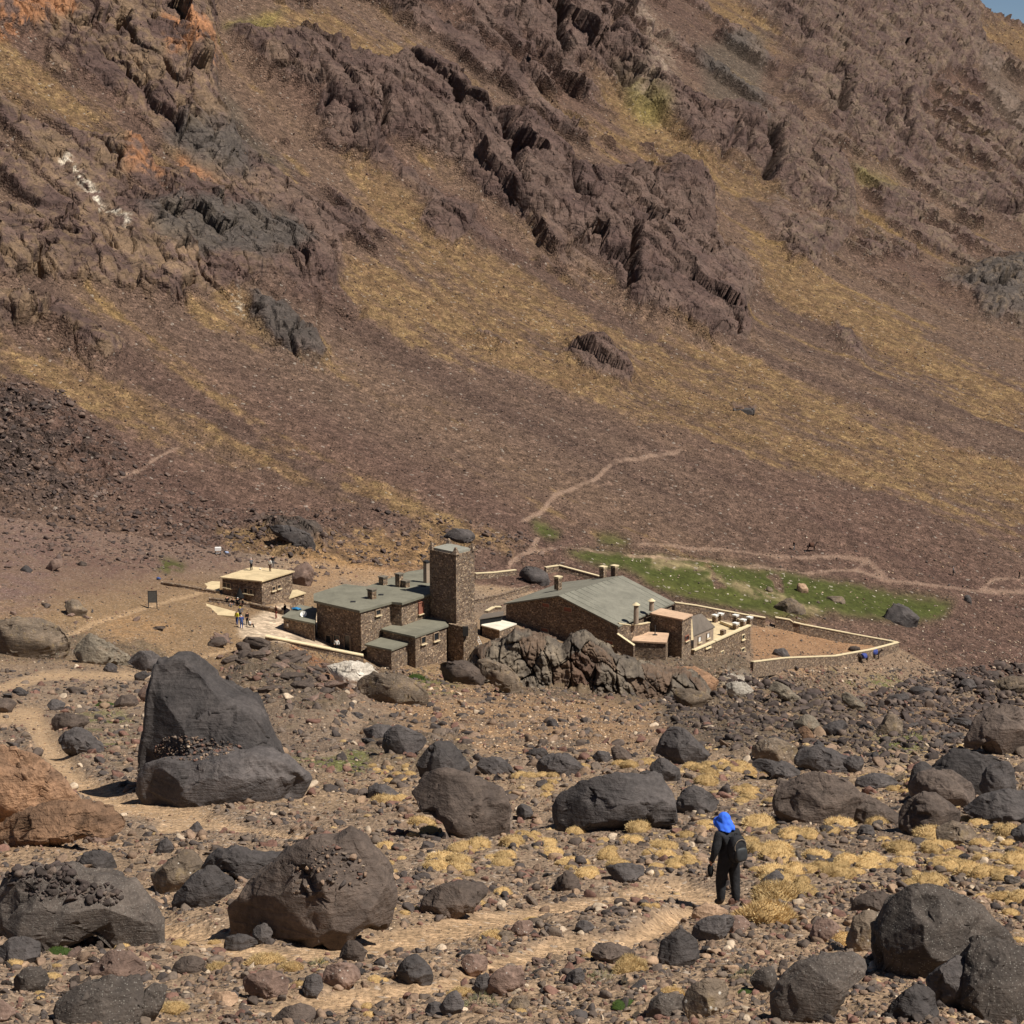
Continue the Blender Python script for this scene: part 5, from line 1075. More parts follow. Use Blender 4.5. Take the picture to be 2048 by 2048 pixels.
def chimney(parent, u, vt, vb, Y=None, z=None, w=.5, mat=mWall, cap=mCope, name='chimney', round_=False, label=None):
    p = hp(u, vb, z) if z is not None else at(u, vb, Y); h = abs(ray(u, vt)[1]-ray(u, vb)[1])*p.y; p = p-parent.location
    bm = bmesh.new()
    if round_:
        bmesh.ops.create_cone(bm, segments=12, radius1=w*.55, radius2=w*.5, depth=h, cap_ends=True, matrix=Matrix.Translation(p+Vector((0, 0, h/2))))
    else: add_box(bm, p+Vector((0, 0, h/2-.2)), w/2, w/2, h/2, Vector((.76, -.65, 0)), Vector((.65, .76, 0)))
    o = bobj(name, bm, mat, parent)
    if label: o['label'] = label
    if cap:
        bm = bmesh.new()
        if round_: bmesh.ops.create_cone(bm, segments=12, radius1=w*.85, radius2=w*.25, depth=.28, cap_ends=True, matrix=Matrix.Translation(p+Vector((0, 0, h+.1))))
        else:
            add_box(bm, p+Vector((0, 0, h-.08)), w*.62, w*.62, .06, Vector((.76, -.65, 0)), Vector((.65, .76, 0)))
            add_box(bm, p+Vector((0, 0, h-.25)), w*.56, w*.56, .03, Vector((.76, -.65, 0)), Vector((.65, .76, 0)))
        bobj('cap', bm, cap, o)
    return o
# --- main flat roofed house
ZA = -51.9
ptsA = [(629,1200.6),(720,1221),(783,1203),(804,1205),(894,1175.5),(905,1162),(862,1139),(847,1138.5),(816,1143.5),(735,1173),(690,1168),(629,1187)]
P = poly_at(ptsA, ZA); cA = sum(P, Vector())/len(P); hA = empty('flat_roofed_house', (cA.x, cA.y, -57.5)); tag(hA, 'large two storey stone house with flat grey green roof', 'building')
prism_obj('roof', ov(P, .12), 0, mRoof, hA, thick=.28)
Pw = [p-Vector((0, 0, .283)) for p in P]; prism_obj('wall', Pw, -60, mWall, hA, inset=.28)
c_in = lambda p: p-Vector((p.x-cA.x, p.y-cA.y, 0)).normalized()*.26
LA = (c_in(P[0]), c_in(P[1])); LB = (c_in(P[1]), c_in(P[2])); LC = (c_in(P[3]), c_in(P[4]))
for u0, u1 in ((653, 663), (669, 680), (690, 701)): opening(hA, *LA, u0, 1271, u1, 1301, 'door', gmat=mGlass)
opening(hA, *LB, 751, 1220, 760, 1229, gmat=mGlass); opening(hA, *LC, 863, 1197, 872, 1209, gmat=mGlass); opening(hA, *LC, 837, 1205, 845, 1226, fmat=mFrameRed, gmat=mFrameRed)
for u, vt, vb, w in ((744, 1177, 1197, .75), (766.5, 1152, 1169, .75), (798.5, 1146, 1173, .7), (811.5, 1160, 1174, .7)): chimney(hA, u, vt, vb, z=ZA, w=w, mat=mWallPale, cap=mWood)
chimney(hA, 853, 1121, 1165, z=ZA, w=.55, mat=mGreyC, cap=mMetal)
for u, v in ((706, 1204), (847, 1173), (865, 1172), (762, 1190)):
    bm = bmesh.new(); p = hp(u, v, ZA)-hA.location; add_box(bm, p+Vector((0, 0, .05)), .3, .22, .05); bobj('roof_hatch', bm, mMetal, hA)
# --- stone tower
ZT = -46.6
PT = poly_at([(859,1099),(912,1110),(949,1101),(897,1090)], ZT); cT = sum(PT, Vector())/4; hT = empty('stone_tower', (cT.x, cT.y, -59.5)); tag(hT, 'tall square stone tower with a pale grey roof between the house and the hall', 'tower')
prism_obj('wall', PT, -62, mWall, hT)
prism_obj('roof', [p+(cT-p)*.12+Vector((0, 0, .28)) for p in PT], 0, roof_mat('pale slate roof', sc(152, 150, 138)), hT, thick=.275)
for p in PT:
    bm = bmesh.new(); q = p+(cT-p)*.10-hT.location; bmesh.ops.create_cone(bm, segments=4, radius1=.52, radius2=.12, depth=.85, cap_ends=True, matrix=Matrix.Translation(q+Vector((0, 0, .43)))@Matrix.Rotation(.15, 4, 'Z')); bobj('corner_finial', bm, mWall, hT)
PB = poly_at([(896,1247),(927,1254),(955,1245),(925,1238)], -54.9); prism_obj('buttress', PB, -63, mWallPale, hT)
PB2 = [p+(sum(PB, Vector())/4-p)*-.03 for p in poly_at([(897,1283),(926,1289),(956,1280),(926,1274)], -56.9)]
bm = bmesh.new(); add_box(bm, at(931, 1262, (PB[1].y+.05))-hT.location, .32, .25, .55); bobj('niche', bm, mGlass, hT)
# --- annexes
h1, P1 = house('flat_roofed_annex', 'stone annex with a stepped grey green roof at the tower foot', [(762,1258),(830,1273),(897,1250),(890,1243),(909,1229),(893,1222),(806,1246),(787,1243)], -54.8, -59.5)
la = inset_line(P1, 1, 2, .23); opening(h1, *la, 867, 1266, 876, 1280); opening(h1, *la, 842, 1274, 850, 1286); bm = bmesh.new(); bm.free()
h2_, P2 = house('flat_roofed_annex', 'lowest stone annex, small square roof, front corner of the house', [(729,1288),(783,1299),(830,1281),(775,1269)], -55.75, -60.5)
h3, P3_ = house('flat_roofed_annex', 'low stone annex carrying the satellite dish, left side of the house', [(563,1233),(630,1247),(634,1216),(598,1209)], -54.1, -56.9)
la = inset_line(P3_, 0, 1, .23); opening(h3, *la, 574, 1247, 578, 1253, sill=False, gmat=mWhite)
# --- hut with cream roof
hF, PF = house('stone_hut', 'small square stone hut with a cream flat roof and people on top', [(439,1154),(524,1162),(589.5,1141.6),(506,1133)], -52.7, -55.5, roof=mConc, over=.35, th=.16)
la = inset_line(PF, 0, 1, .33); lb = inset_line(PF, 1, 2, .33)
for u0, v0 in ((447, 1165), (455, 1167), (489, 1177), (500, 1179)): opening(hF, *la, u0, v0, u0+6, v0+8, sill=True)
for u0, v0 in ((543, 1174), (554, 1170)): opening(hF, *lb, u0, v0, u0+6, v0+6)
hf2, _p = house('stone_shed', 'tiny stone shed with a cream slab roof touching the right side of the hut', [(578,1196),(612,1185),(594,1179),(585,1180)], -53.9, -56, roof=mConc, th=.14)
# --- gabled hall
ZE, ZR = -60.45, -57.85
eL, eR, bR = hp(1007, 1207, ZE), hp(1237, 1252, ZE), hp(1349, 1205, ZE); rF, rB = hp(1117, 1191, ZR), hp(1245, 1151, ZR); bL = eL+(bR-eR)
hG = empty('gabled_hall', ((eL+bR)/2).to_tuple()[:2]+(-64.0,)); tag(hG, 'large stone hall with a wide low pitched grey roof, centre right', 'building')
def quadslab(name, a, b, c, d, th, mat, parent): return prism_obj(name, [a, b, c, d], 0, mat, parent, thick=th)
quadslab('roof', eR, bR, rB, rF, .2, mRoofHall, hG); quadslab('roof', rF, rB, bL, eL, .2, mRoofHall, hG)
bm = bmesh.new()
for q in range(1, 12):                                   # standing seams of the right slope
    a = eR.lerp(bR, q/12)-hG.location; b = rF.lerp(rB, q/12)-hG.location; d = (b-a); L = d.length; d.normalize(); s = Vector((.65, .76, 0)); add_box(bm, (a+b)/2+Vector((0, 0, .02)), L/2, .02, .015, d, s, d.cross(s).normalized())
bobj('roof_seams', bm, mSeam, hG)
iw = lambda p, k=.35: p+((eL+eR+bR+bL)/4-p)*0+Vector((0, 0, -.21))+((Vector(((eL+bR).x/2, (eL+bR).y/2, p.z))-p).normalized()*k)
w5 = [iw(eL), iw(rF), iw(eR), iw(bR), iw(rB), iw(bL)]
bm = bmesh.new(); tv = [bm.verts.new(p-hG.location) for p in w5]; bv = [bm.verts.new(Vector((p.x, p.y, -67))-hG.location) for p in w5]
for i in range(6): bm.faces.new((tv[i], bv[i], bv[(i+1) % 6], tv[(i+1) % 6]))
bobj('wall', bm, mWall, hG)
lg = (w5[0], w5[2])
for u0, v0, u1, v1 in ((1085, 1207, 1099, 1214), (1128, 1215, 1144, 1223)): opening(hG, *lg, u0, v0, u1, v1, fmat=mFrame, gmat=mFrameRed, sill=False)
for u0, v0, u1, v1 in ((1083, 1257, 1097, 1263), (1213, 1282, 1226, 1288), (1243, 1287, 1255, 1293)): opening(hG, w5[0], w5[2], u0, v0, u1, v1, gmat=mFrameRed)
for u, vt, vb, Y in ((1116, 1152, 1176, 254), (1206, 1132, 1158, 260), (1229, 1130, 1154, 262)): chimney(hG, u, vt, vb, Y=Y, w=.75, mat=mWallPale if u < 1200 else mWall, cap=mCope)
for u, vt, vb, Y in ((1272, 1209, 1248, 241.5), (1303, 1201, 1221, 246)): chimney(hG, u, vt, vb, Y=Y, w=.62, mat=mGreyC, cap=mCope, round_=True, name='vent_pipe')
# --- square block house
hH, PH = house('square_stone_house', 'narrow two storey stone block with a pinkish flat roof, right end of the hall', [(1299,1226),(1366,1239),(1386,1229),(1322,1216)], -60.3, -66.4, roof=mConcPink, over=.2, th=.16)
lb = inset_line(PH, 1, 2, .2); opening(hH, *lb, 1370, 1272, 1376, 1280, fmat=mFrameRed, gmat=mGlass)
hI, PI_ = house('small_stone_block', 'low stone block with pinkish slab roof and thin pipe, by the hall corner', [(1263,1281),(1333,1285),(1338,1266),(1273,1262)], -62.4, -66, wall=mWallRed, roof=mConcPink, over=.15, th=.2)
p_ = hp(1310, 1270, -62.4)-hI.location; bm = bmesh.new(); bmesh.ops.create_cone(bm, segments=8, radius1=.07, radius2=.07, depth=1.35, cap_ends=True, matrix=Matrix.Translation(p_+Vector((0, 0, .65)))); add_box(bm, p_+Vector((0, 0, .03)), .3, .25, .03); bobj('pipe', bm, mMetal, hI)
# --- terrace house with white capped pillars
ZK = -66.2
K0, K1, K2 = hp(1388, 1302, ZK), hp(1431, 1283, ZK), hp(1501, 1251.5, ZK); back = Vector((-.77, .64, 0))*9
hK = empty('terrace_house', (K1+back*.5).to_tuple()[:2]+(-72.0,)); tag(hK, 'pale stone terrace house with white capped pillars on its deck', 'building')
prism_obj('wall', [p+Vector((0, 0, -.1)) for p in (K0, K1, K2, K2+back, K0+back)], -75, mWallPale, hK)
prism_obj('deck', [p+Vector((0, 0, -.02)) for p in (K0, K1, K2, K2+back, K0+back)], 0, mConc, hK, thick=.077, inset=.35)
dk = (K2-K1).normalized(); bm = bmesh.new()
for a, b in ((K1, K2), (K0, K1-dk*.2)):
    L = (b-a).length; add_box(bm, (a+b)/2-hK.location+Vector((-.12, .1, .07)), L/2, .3, .09, (b-a).normalized(), Vector((-.77, .64, 0)))
bobj('coping', bm, mCope, hK)
for u0, v0, u1, v1, k_ in ((1440.5, 1303, 1446, 1323, 'door'), (1483, 1270, 1488, 1278, 'window'), (1482, 1297, 1488, 1303, 'window'), (1411, 1290, 1420, 1294, 'window')): opening(hK, K1, K2, u0, v0, u1, v1, k_, fmat=mCope, gmat=mGlass if k_ == 'window' else mWood)
for u, vt, vb in ((1430, 1229, 1244), (1441, 1226, 1241), (1471, 1229, 1242), (1499, 1233, 1250), (1486, 1238, 1253), (1471, 1245, 1259), (1446, 1257, 1270)): chimney(hK, u, vt, vb, z=ZK, w=.62, mat=mWall, cap=mWhite if vb != 1270 else None, name='pillar', round_=False)
bm = bmesh.new()
for a, b in (((1499,1250),(1471,1241)), ((1471,1259),(1441,1247))):
    a = hp(*a, ZK); b = hp(*b, ZK); add_box(bm, (a+b)/2-hK.location+Vector((0, 0, .2)), (b-a).length/2, .12, .2, (b-a).normalized(), Vector((-(b-a).normalized().y, (b-a).normalized().x, 0)))
bobj('parapet', bm, mCope, hK)
JJ = [hp(1387, 1271, -64.15), hp(1429, 1253, -64.15), hp(1403, 1228, -62.2), hp(1385, 1233, -62.2)]
hJ = empty('lean_to', (JJ[0]+JJ[2]).to_tuple()[:2] if False else ((JJ[0].x+JJ[2].x)/2, (JJ[0].y+JJ[2].y)/2, ZK)); tag(hJ, 'lean to room with sloping grey brown roof and white windows', 'building')
prism_obj('roof', ov(JJ, .1), 0, mRoofDk, hJ, thick=.13)
jw = [p+Vector((0, 0, -.14)) for p in JJ]; prism_obj('wall', jw, ZK+.03, mGreyC, hJ, inset=.2)
lj = inset_line(JJ, 0, 1, .18)
for u0, v0, u1, v1 in ((1396, 1273, 1401, 1283), (1413, 1266, 1418, 1275)): opening(hJ, *lj, u0, v0, u1, v1, gmat=mWhite, fmat=mGreyC)
# --- small things around
hL, PL = house('stone_shed', 'low stone shed with a white slab roof right of the tower', [(962,1250),(999,1260),(1033.5,1247),(986,1236)], -60.0, -62.5, roof=mWhiteC, over=.15, th=.15)
hM, _ = house('lean_shelter', 'thin dark roofed shelter between the tower and the hall', [(957,1238),(1007,1230),(1007,1222),(966,1228)], -59.2, -61, wall=mBlack, roof=mRoofDk, over=.3, th=.1)
def wall_line(name, label, pts, th=.4, cope=mCope, mat=mWall, cat='wall', depth=None, hmin=.3):
    """low wall; each point is where its top is seen and how many pixels it stands"""
    e = None; T = []
    for i, (u, v, h) in enumerate(pts):
        Y = depth[i] if depth else gp(u, v+h).y; p = at(u, v, Y); T.append(p)
    e = empty(name, (T[0].x, T[0].y, T[0].z-1)); tag(e, label, cat)
    bm = bmesh.new(); bc = bmesh.new()
    for a, b in zip(T[:-1], T[1:]):
        d = Vector((b.x-a.x, b.y-a.y, 0)); d.normalize(); n = Vector((-d.y, d.x, 0)); 
        if n.y < 0: n = -n
        for tgt, t0, t1, dn, up in ((bm, 0, th, 2.2, -.06), (bc, -.06, th+.06, .055, .06)):
            vs = []
            for p in (a, b):
                for s in (t0, t1):
                    for z in (-dn, up): vs.append(tgt.verts.new(p+n*s+Vector((0, 0, z))-e.location))
            for f in ((0, 1, 3, 2), (4, 6, 7, 5), (0, 4, 5, 1), (2, 3, 7, 6), (0, 2, 6, 4), (1, 5, 7, 3)): tgt.faces.new([vs[i] for i in f])
    bobj('masonry', bm, mat, e); bobj('coping', bc, cope, e); return e
wall_line('yard_wall', 'long low yard wall with a cream coping, rising towards the meadow', [(1350,1205,16),(1393,1211,16),(1440,1220,17),(1500,1231,18),(1531,1236,20)], th=.45)
wall_line('yard_wall', 'back wall of the yard from its broken gap to the far right corner', [(1551,1235,22),(1580,1240,22),(1587,1245,20),(1600,1248,20),(1700,1267,19),(1798,1285,18)], th=.45)
wall_line('yard_wall', 'front wall of the yard with a cream coping and a gate gap at its left', [(1798,1285,18),(1745,1299,20),(1672,1312,21),(1571,1316,22),(1507,1324,25)], th=.45)
wall_line('upper_wall', 'stone wall with a pale top just right of the tower, behind the hall', [(951,1147,12),(990,1145,12),(1033,1140,10)])
wall_line('upper_wall', 'stone wall with a pale top rising behind the hall roof', [(1092,1135,12),(1118,1131,12),(1200,1153,10)])
wall_line('dry_stone_wall', 'rough dry stone terrace wall between tower and hall', [(950,1200,8),(1000,1190,8),(1060,1172,8)], cope=mWall)
wall_line('terrace_parapet', 'long pale topped parapet of the terrace below the house doors', [(530,1273,9),(600,1287,10),(660,1299,11),(727,1312,14)], th=.7)
wall_line('terrace_wall', 'low stone wall between the hut and the paved terrace', [(418,1197,7),(440,1199,8),(500,1207,8),(566,1222,8)], mat=mWall, cope=mWallPale)
wall_line('terrace_wall', 'low stone wall running left from the hut', [(322,1165,4),(360,1170,5),(432,1183,5)], cope=mWallPale)
wall_line('link_wall', 'curved stone wall joining the hall corner to the block house', [(1238,1247,26),(1262,1250,24),(1285,1248,22),(1300,1245,20)], depth=[240.5, 241.5, 243, 245], th=.3)
wall_line('steps_wall', 'sloping pale stair wall between hall corner and low block', [(1234,1268,14),(1267,1291,10)], depth=[238.5, 237], th=.3)
wall_line('low_parapet', 'short pale parapet above the thin dark roofed shelter', [(976,1222,5),(990,1214,6),(1003,1214,6)])
# pale slabs on the ground left of the hut
for pts, lab in (([(372,1212),(412,1207),(478,1225),(480,1233),(410,1228)], 'cream concrete slab left of the paved terrace'), ([(386,1175),(424,1162),(440,1163),(439,1183)], 'pale concrete slab touching the left wall of the hut')):
    g = [gp(u, v) for u, v in pts]; zz = sum(q.z for q in g)/len(g)+.12; P_ = [hp(u, v, zz) for u, v in pts]; e = prism_obj('concrete_slab', P_, zz-1.2, mConc, None); tag(e, lab, 'slab')
g = [gp(u, v+6) for u, v in ((600,1296),(730,1322),(700,1336),(640,1326))]
# satellite dish
p = hp(607, 1233, -54.1); e = empty('satellite_dish', p); tag(e, 'white satellite dish on the low annex roof', 'satellite dish')
bm = bmesh.new(); bmesh.ops.create_uvsphere(bm, u_segments=24, v_segments=16, radius=.5); bmesh.ops.delete(bm, geom=[v for v in bm.verts if v.co.z > -.28], context='VERTS')
bmesh.ops.scale(bm, vec=(1.1, 1.1, .8), verts=bm.verts); bmesh.ops.rotate(bm, cent=(0, 0, 0), matrix=Matrix.Rotation(R(58), 3, 'X'), verts=bm.verts); bmesh.ops.translate(bm, verts=bm.verts, vec=(0, -.2, .45))
bobj('dish', bm, mWhite, e, smooth=True)
bm = bmesh.new(); bmesh.ops.create_cone(bm, segments=8, radius1=.03, radius2=.03, depth=.5, cap_ends=True, matrix=Matrix.Translation((0, 0, .25))); add_box(bm, Vector((0, 0, .02)), .35, .05, .02); add_box(bm, Vector((0, 0, .02)), .05, .35, .02); bobj('mast', bm, mMetal, e)
# blue tarpaulin over gear
p = hp(592, 1220, -54.1); V, Fc = stone_shape(4, 900); V = V*np.array([.75, .5, .3])*(1+.12*ridged(V[:, 0]*3, V[:, 1]*3, V[:, 2]*3, 3, 3))[:, None]
o = link('tarpaulin', npmesh('tarpaulin', V, Fc, [mBlue], True), None, (p.x, p.y, p.z+.2)); tag(o, 'bright blue tarpaulin heaped at the back of the annex roof', 'tarpaulin')
# signboard
g = gp(306, 1217); e = empty('signboard', g, R(8)); tag(e, 'dark two legged signboard standing alone on the slope left of the hut', 'sign')
hh = abs(ray(306, 1181)[1]-ray(306, 1217)[1])*g.y; hw = 8.5/F*g.y
for s in (-1, 1):
    bm = bmesh.new(); add_box(bm, Vector((s*hw, 0, hh/2-.15)), .05, .05, hh/2+.15); bobj('post', bm, mMetal, e)
bm = bmesh.new(); add_box(bm, Vector((0, -.02, hh*.66)), hw-.05, .03, hh*.30); bobj('panel', bm, plain('sign panel', sc(84, 82, 78), .6, .3, .25, 6), e)
for q in (.97, .35): bm = bmesh.new(); add_box(bm, Vector((0, -.02, hh*q)), hw-.05, .045, .03); bobj('rail', bm, mMetal, e)
# white stall on the slope and bags
g = gp(436, 1109); e = empty('white_table', g, .1); tag(e, 'small white topped stand on dark legs up the slope from the hut', 'table')
bm = bmesh.new(); add_box(bm, Vector((0, 0, .78)), .42, .3, .24); bobj('top_box', bm, mWhite, e, .03)
for sx in (-1, 1):
    for sy in (-1, 1): bm = bmesh.new(); add_box(bm, Vector((sx*.36, sy*.24, .27)), .04, .04, .28); bobj('leg', bm, mMetal, e)
bm = bmesh.new(); add_box(bm, Vector((0, 0, .22)), .32, .2, .03); bobj('shelf', bm, mWhite, e)
for u, v, s, m_, lab in ((449, 1106, .3, mBlack, 'dark bag directly right of the white stand'), (455, 1109, .35, plain('pale blue cloth', sc(170, 185, 215)), 'pale blue bundle right of the white stand'), (521, 1139, .22, mWhite, 'white bucket on the cream hut roof'), (318, 1161, .4, plain('blue cloth', sc(70, 90, 140)), 'blue bundle at the left end of the low hut wall')):
    p = hp(u, v, -52.7) if 'roof' in lab else gp(u, v); V, Fc = stone_shape(4, int(u)); V = V*s*np.array([1, .8, .9]); o = link('bundle', npmesh('bundle', V, Fc, [m_], True), None, (p.x, p.y, p.z+s*.5)); tag(o, lab, 'bag' if 'bucket' not in lab else 'bucket'); 
    if 'bucket' in lab: o.name = 'bucket'
# closed dark parasol by the hut
g = gp(480, 1199); e = empty('parasol', g); tag(e, 'closed black parasol in front of the dark wall of the hut', 'parasol')
bm = bmesh.new(); bmesh.ops.create_cone(bm, segments=12, radius1=.42, radius2=.03, depth=1.25, cap_ends=True, matrix=Matrix.Translation((0, 0, .95)))
for v in bm.verts:
    if v.co.z < .5: v.co.x *= 1.2+.2*math.sin(v.index*2.4)
bobj('canopy', bm, mBlack, e); bm = bmesh.new(); bmesh.ops.create_cone(bm, segments=8, radius1=.03, radius2=.03, depth=1.7, cap_ends=True, matrix=Matrix.Translation((0, 0, .8))); bobj('pole', bm, mMetal, e)
# ladder beside the tower
a, b = at(954, 1272, 224), at(962, 1290, 223); e = empty('ladder', b); tag(e, 'white ladder leaning at the right foot of the tower', 'ladder')
d = (a-b); L = d.length; d.normalize(); s = Vector((.9, -.4, 0)).normalized()
for q in (-1, 1): bm = bmesh.new(); add_box(bm, d*L/2+s*q*.16, .025, .025, L/2, s, d.cross(s).normalized(), d); bobj('rail', bm, mWhite, e)
for q in range(4): bm = bmesh.new(); add_box(bm, d*L*(.15+.23*q), .15, .02, .02, s, d.cross(s).normalized(), d); bobj('rung', bm, mWhite, e)
# ruined shelter on the golden slope
g = gp(1488, 826); e = empty('ruined_enclosure', g); tag(e, 'small dark ruined stone enclosure on the golden slope', 'ruin')
for i, (x, y, w_, d_) in enumerate(((0, 0, 2.2, .35), (0, 3.2, 2.2, .35), (-2.2, 1.6, .35, 1.7), (2.2, 2.2, .35, 1.1))):
    V, Fc = ico(4); V = np.sign(V)*np.abs(V)**.45*np.array([w_*.8, d_*.8, .7]); V = roughen(V, 1.2, 70+i, .6); V[:, 0] += x*.9; V[:, 1] += y*.6; link('wall_stub', npmesh('wall_stub', V, Fc, [mDark], True), e)
# green bush below the tower
g = gp(835, 1385)
for u, v, w in ((850, 1372, 46), (832, 1358, 34), (868, 1380, 30)):
    q = at(u, v, 209.5); o = link('green_bush', GRN[u % 2], None, q); s = w*q.y/F*.5; o.scale = (s, s*.8, s*2.2); tag(o, {850: 'largest bright green bush on the rock bank below the tower', 832: 'upper green bush on the rock bank below the tower', 868: 'small green bush at the right end of the bank below the tower'}[u], 'bush')
print('buildings', time.time()-T0)
# ================================================================ PEOPLE AND MULES
def skin_mesh(joints, edges, levels=1, name='body'):
    me = bpy.data.meshes.new('tmp'); me.from_pydata([j[0] for j in joints], edges, []); o = bpy.data.objects.new('tmp', me); C.objects.link(o)
    o.modifiers.new('s', 'SKIN'); 
    if levels: sm = o.modifiers.new('d', 'SUBSURF'); sm.levels = levels; sm.render_levels = levels
    for i, j in enumerate(joints):
        r = j[1] if isinstance(j[1], tuple) else (j[1], j[1]); me.skin_vertices[0].data[i].radius = r; me.skin_vertices[0].data[i].use_root = (i == 0)
    dg = bpy.context.evaluated_depsgraph_get(); dg.update(); ev = o.evaluated_get(dg); m2 = bpy.data.meshes.new_from_object(ev, depsgraph=dg); m2.name = name
    bpy.data.objects.remove(o); bpy.data.meshes.remove(me); return m2
mSkin = plain('skin', sc(196, 148, 120), .6)
def person_mesh(hgt=1.75, pose='stand', jac=None, tro=None, hd=None):
    s = hgt/1.75
    if pose == 'sit':
        J = [((0, 0, .32), (.15, .13)), ((0, -.02, .55), (.15, .12)), ((0, .02, .75), (.17, .12)), ((0, .04, .88), .055), ((0, .06, 1.0), .10), ((0, .06, 1.08), .09),
             ((-.1, .05, .3), .1), ((-.16, .42, .42), .075), ((-.14, .5, .06), .05), ((-.14, .62, .04), .04), ((.1, .05, .3), .1), ((.17, .4, .44), .075), ((.16, .5, .06), .05), ((.16, .62, .04), .04),
             ((-.2, .02, .78), .07), ((-.28, .12, .55), .055), ((-.15, .34, .5), .04), ((.2, .02, .78), .07), ((.28, .12, .55), .055), ((.14, .34, .5), .04)]
    else:
        st = {'stand': .02, 'walk': .16}[pose]
        J = [((0, 0, .92), (.15, .12)), ((0, .02, 1.13), (.15, .12)), ((0, .03, 1.32), (.18, .12)), ((0, .03, 1.47), .055), ((0, .05, 1.58), .10), ((0, .05, 1.66), .09),
             ((-.1, 0, .86), .1), ((-.11, .05+st*.6, .5), .075), ((-.12, st, .1), .05), ((-.12, st+.16, .04), .04), ((.1, 0, .86), .1), ((.11, .03-st*.2, .5), .075), ((.12, -st, .1), .05), ((.12, -st+.16, .04), .04),
             ((-.2, .02, 1.38), .075), ((-.28, -.02, 1.12), .055), ((-.26, .1, .9), .04), ((.2, .02, 1.38), .075), ((.28, .0, 1.12), .055), ((.24, .14, .93), .04)]
    J = [((a[0]*s, a[1]*s, a[2]*s), (r if isinstance(r, tuple) else (r, r))) for a, r in J]
    E = [(0, 1), (1, 2), (2, 3), (3, 4), (4, 5), (0, 6), (6, 7), (7, 8), (8, 9), (0, 10), (10, 11), (11, 12), (12, 13), (2, 14), (14, 15), (15, 16), (2, 17), (17, 18), (18, 19)]
    me = skin_mesh(J, E); zc = (1.44 if pose != 'sit' else .87)*s; zw = (.93 if pose != 'sit' else .42)*s; JN = [Vector(j[0]) for j in J]
    for m in (jac, tro, mSkin, hd or mBlack, mBlack): me.materials.append(m)
    for f in me.polygons:
        c = f.center; f.use_smooth = True; near = min(range(len(JN)), key=lambda i: (JN[i]-c).length)
        f.material_index = (3 if (c.z > JN[4].z+.0 and True) else 2) if near in (3, 4, 5) else 4 if near in (9, 13) else 2 if near in (16, 19) else 1 if near in (6, 7, 8, 10, 11, 12) else (1 if near == 0 and c.z < JN[0].z else 0)
    return me
def pm(n, c): return plain(n, sc(*c), .9, .2, .15, 6)
cb = {'black': (24, 24, 26), 'red': (130, 60, 52), 'yellow': (214, 204, 60), 'blue': (60, 84, 140), 'white': (226, 224, 218), 'grey': (110, 112, 116), 'brown': (92, 66, 54), 'tan': (170, 140, 110)}
CM = {k: pm(k+' clothing', v) for k, v in cb.items()}
def person(p, rz, jac, tro, hd, label, pose='stand', h=1.75, group=None, name='person'):
    o = link(name, person_mesh(h, pose, CM[jac], CM[tro], CM[hd]), None, p); o.rotation_euler.z = rz; tag(o, label, 'person', group); return o
zr = -52.7
person(hp(503, 1141, zr), 1.0, 'grey', 'black', 'white', 'person in grey standing on the left half of the cream hut roof')
person(hp(540, 1143, zr), -.6, 'white', 'brown', 'black', 'person in a white top standing on the right half of the cream hut roof')
person(hp(546, 1136, zr), .4, 'black', 'grey', 'black', 'person in black behind the one in white on the hut roof')
person(gp(553, 1238), 2.2, 'brown', 'red', 'black', 'lone person in brown and red standing on the paving', 'walk')
person(gp(570, 1224), 1.2, 'black', 'black', 'black', 'person in black sitting beside the annex roof edge', 'sit')
for u, v, a, j, t, h_, lab, ps in ((474, 1250, 2.5, 'yellow', 'blue', 'grey', 'person in a yellow jacket at the left of the terrace group', 'stand'), (484, 1258, .4, 'blue', 'blue', 'white', 'person in dark blue in the middle of the terrace group', 'stand'), (494, 1250, -2.2, 'black', 'black', 'black', 'person all in black at the right of the terrace group', 'stand'), (500, 1254, -1.5, 'white', 'black', 'black', 'person in a white jacket at the right edge of the terrace group', 'sit'), (482, 1240, 3.0, 'grey', 'black', 'yellow', 'person in grey at the back of the terrace group', 'stand')):
    person(gp(u, v), a, j, t, h_, lab, ps, 1.75 if ps == 'stand' else 1.7)
for i, (u, v, a, lab) in enumerate(((455, 1210, .5, 'person in black seated leftmost along the low terrace wall'), (466, 1214, 2.6, 'person in black seated second from the left along the terrace wall'), (476, 1211, -.5, 'person in black seated in front of the closed parasol'), (486, 1213, 1.9, 'person in black seated rightmost of the four at the terrace wall'))): person(gp(u, v), a, 'black', ['black', 'grey', 'black', 'brown'][i], ['black', 'brown', 'white', 'black'][i], lab, 'sit', 1.8)
person(gp(675, 1303)+Vector((0, -.3, 0)), 3.0, 'white', 'black', 'black', 'person in a white shirt at the middle door of the house')
person(gp(1587, 1102), -1.3, 'black', 'grey', 'black', 'hiker in dark clothes on the trail above the meadow, left of the mule', 'walk')
person(gp(1906, 1150), 1.2, 'grey', 'black', 'grey', 'distant person standing on the scree at far right above the trail')
person(gp(2040, 1158), 1.4, 'black', 'black', 'red', 'distant person on the trail at the right edge', 'walk')
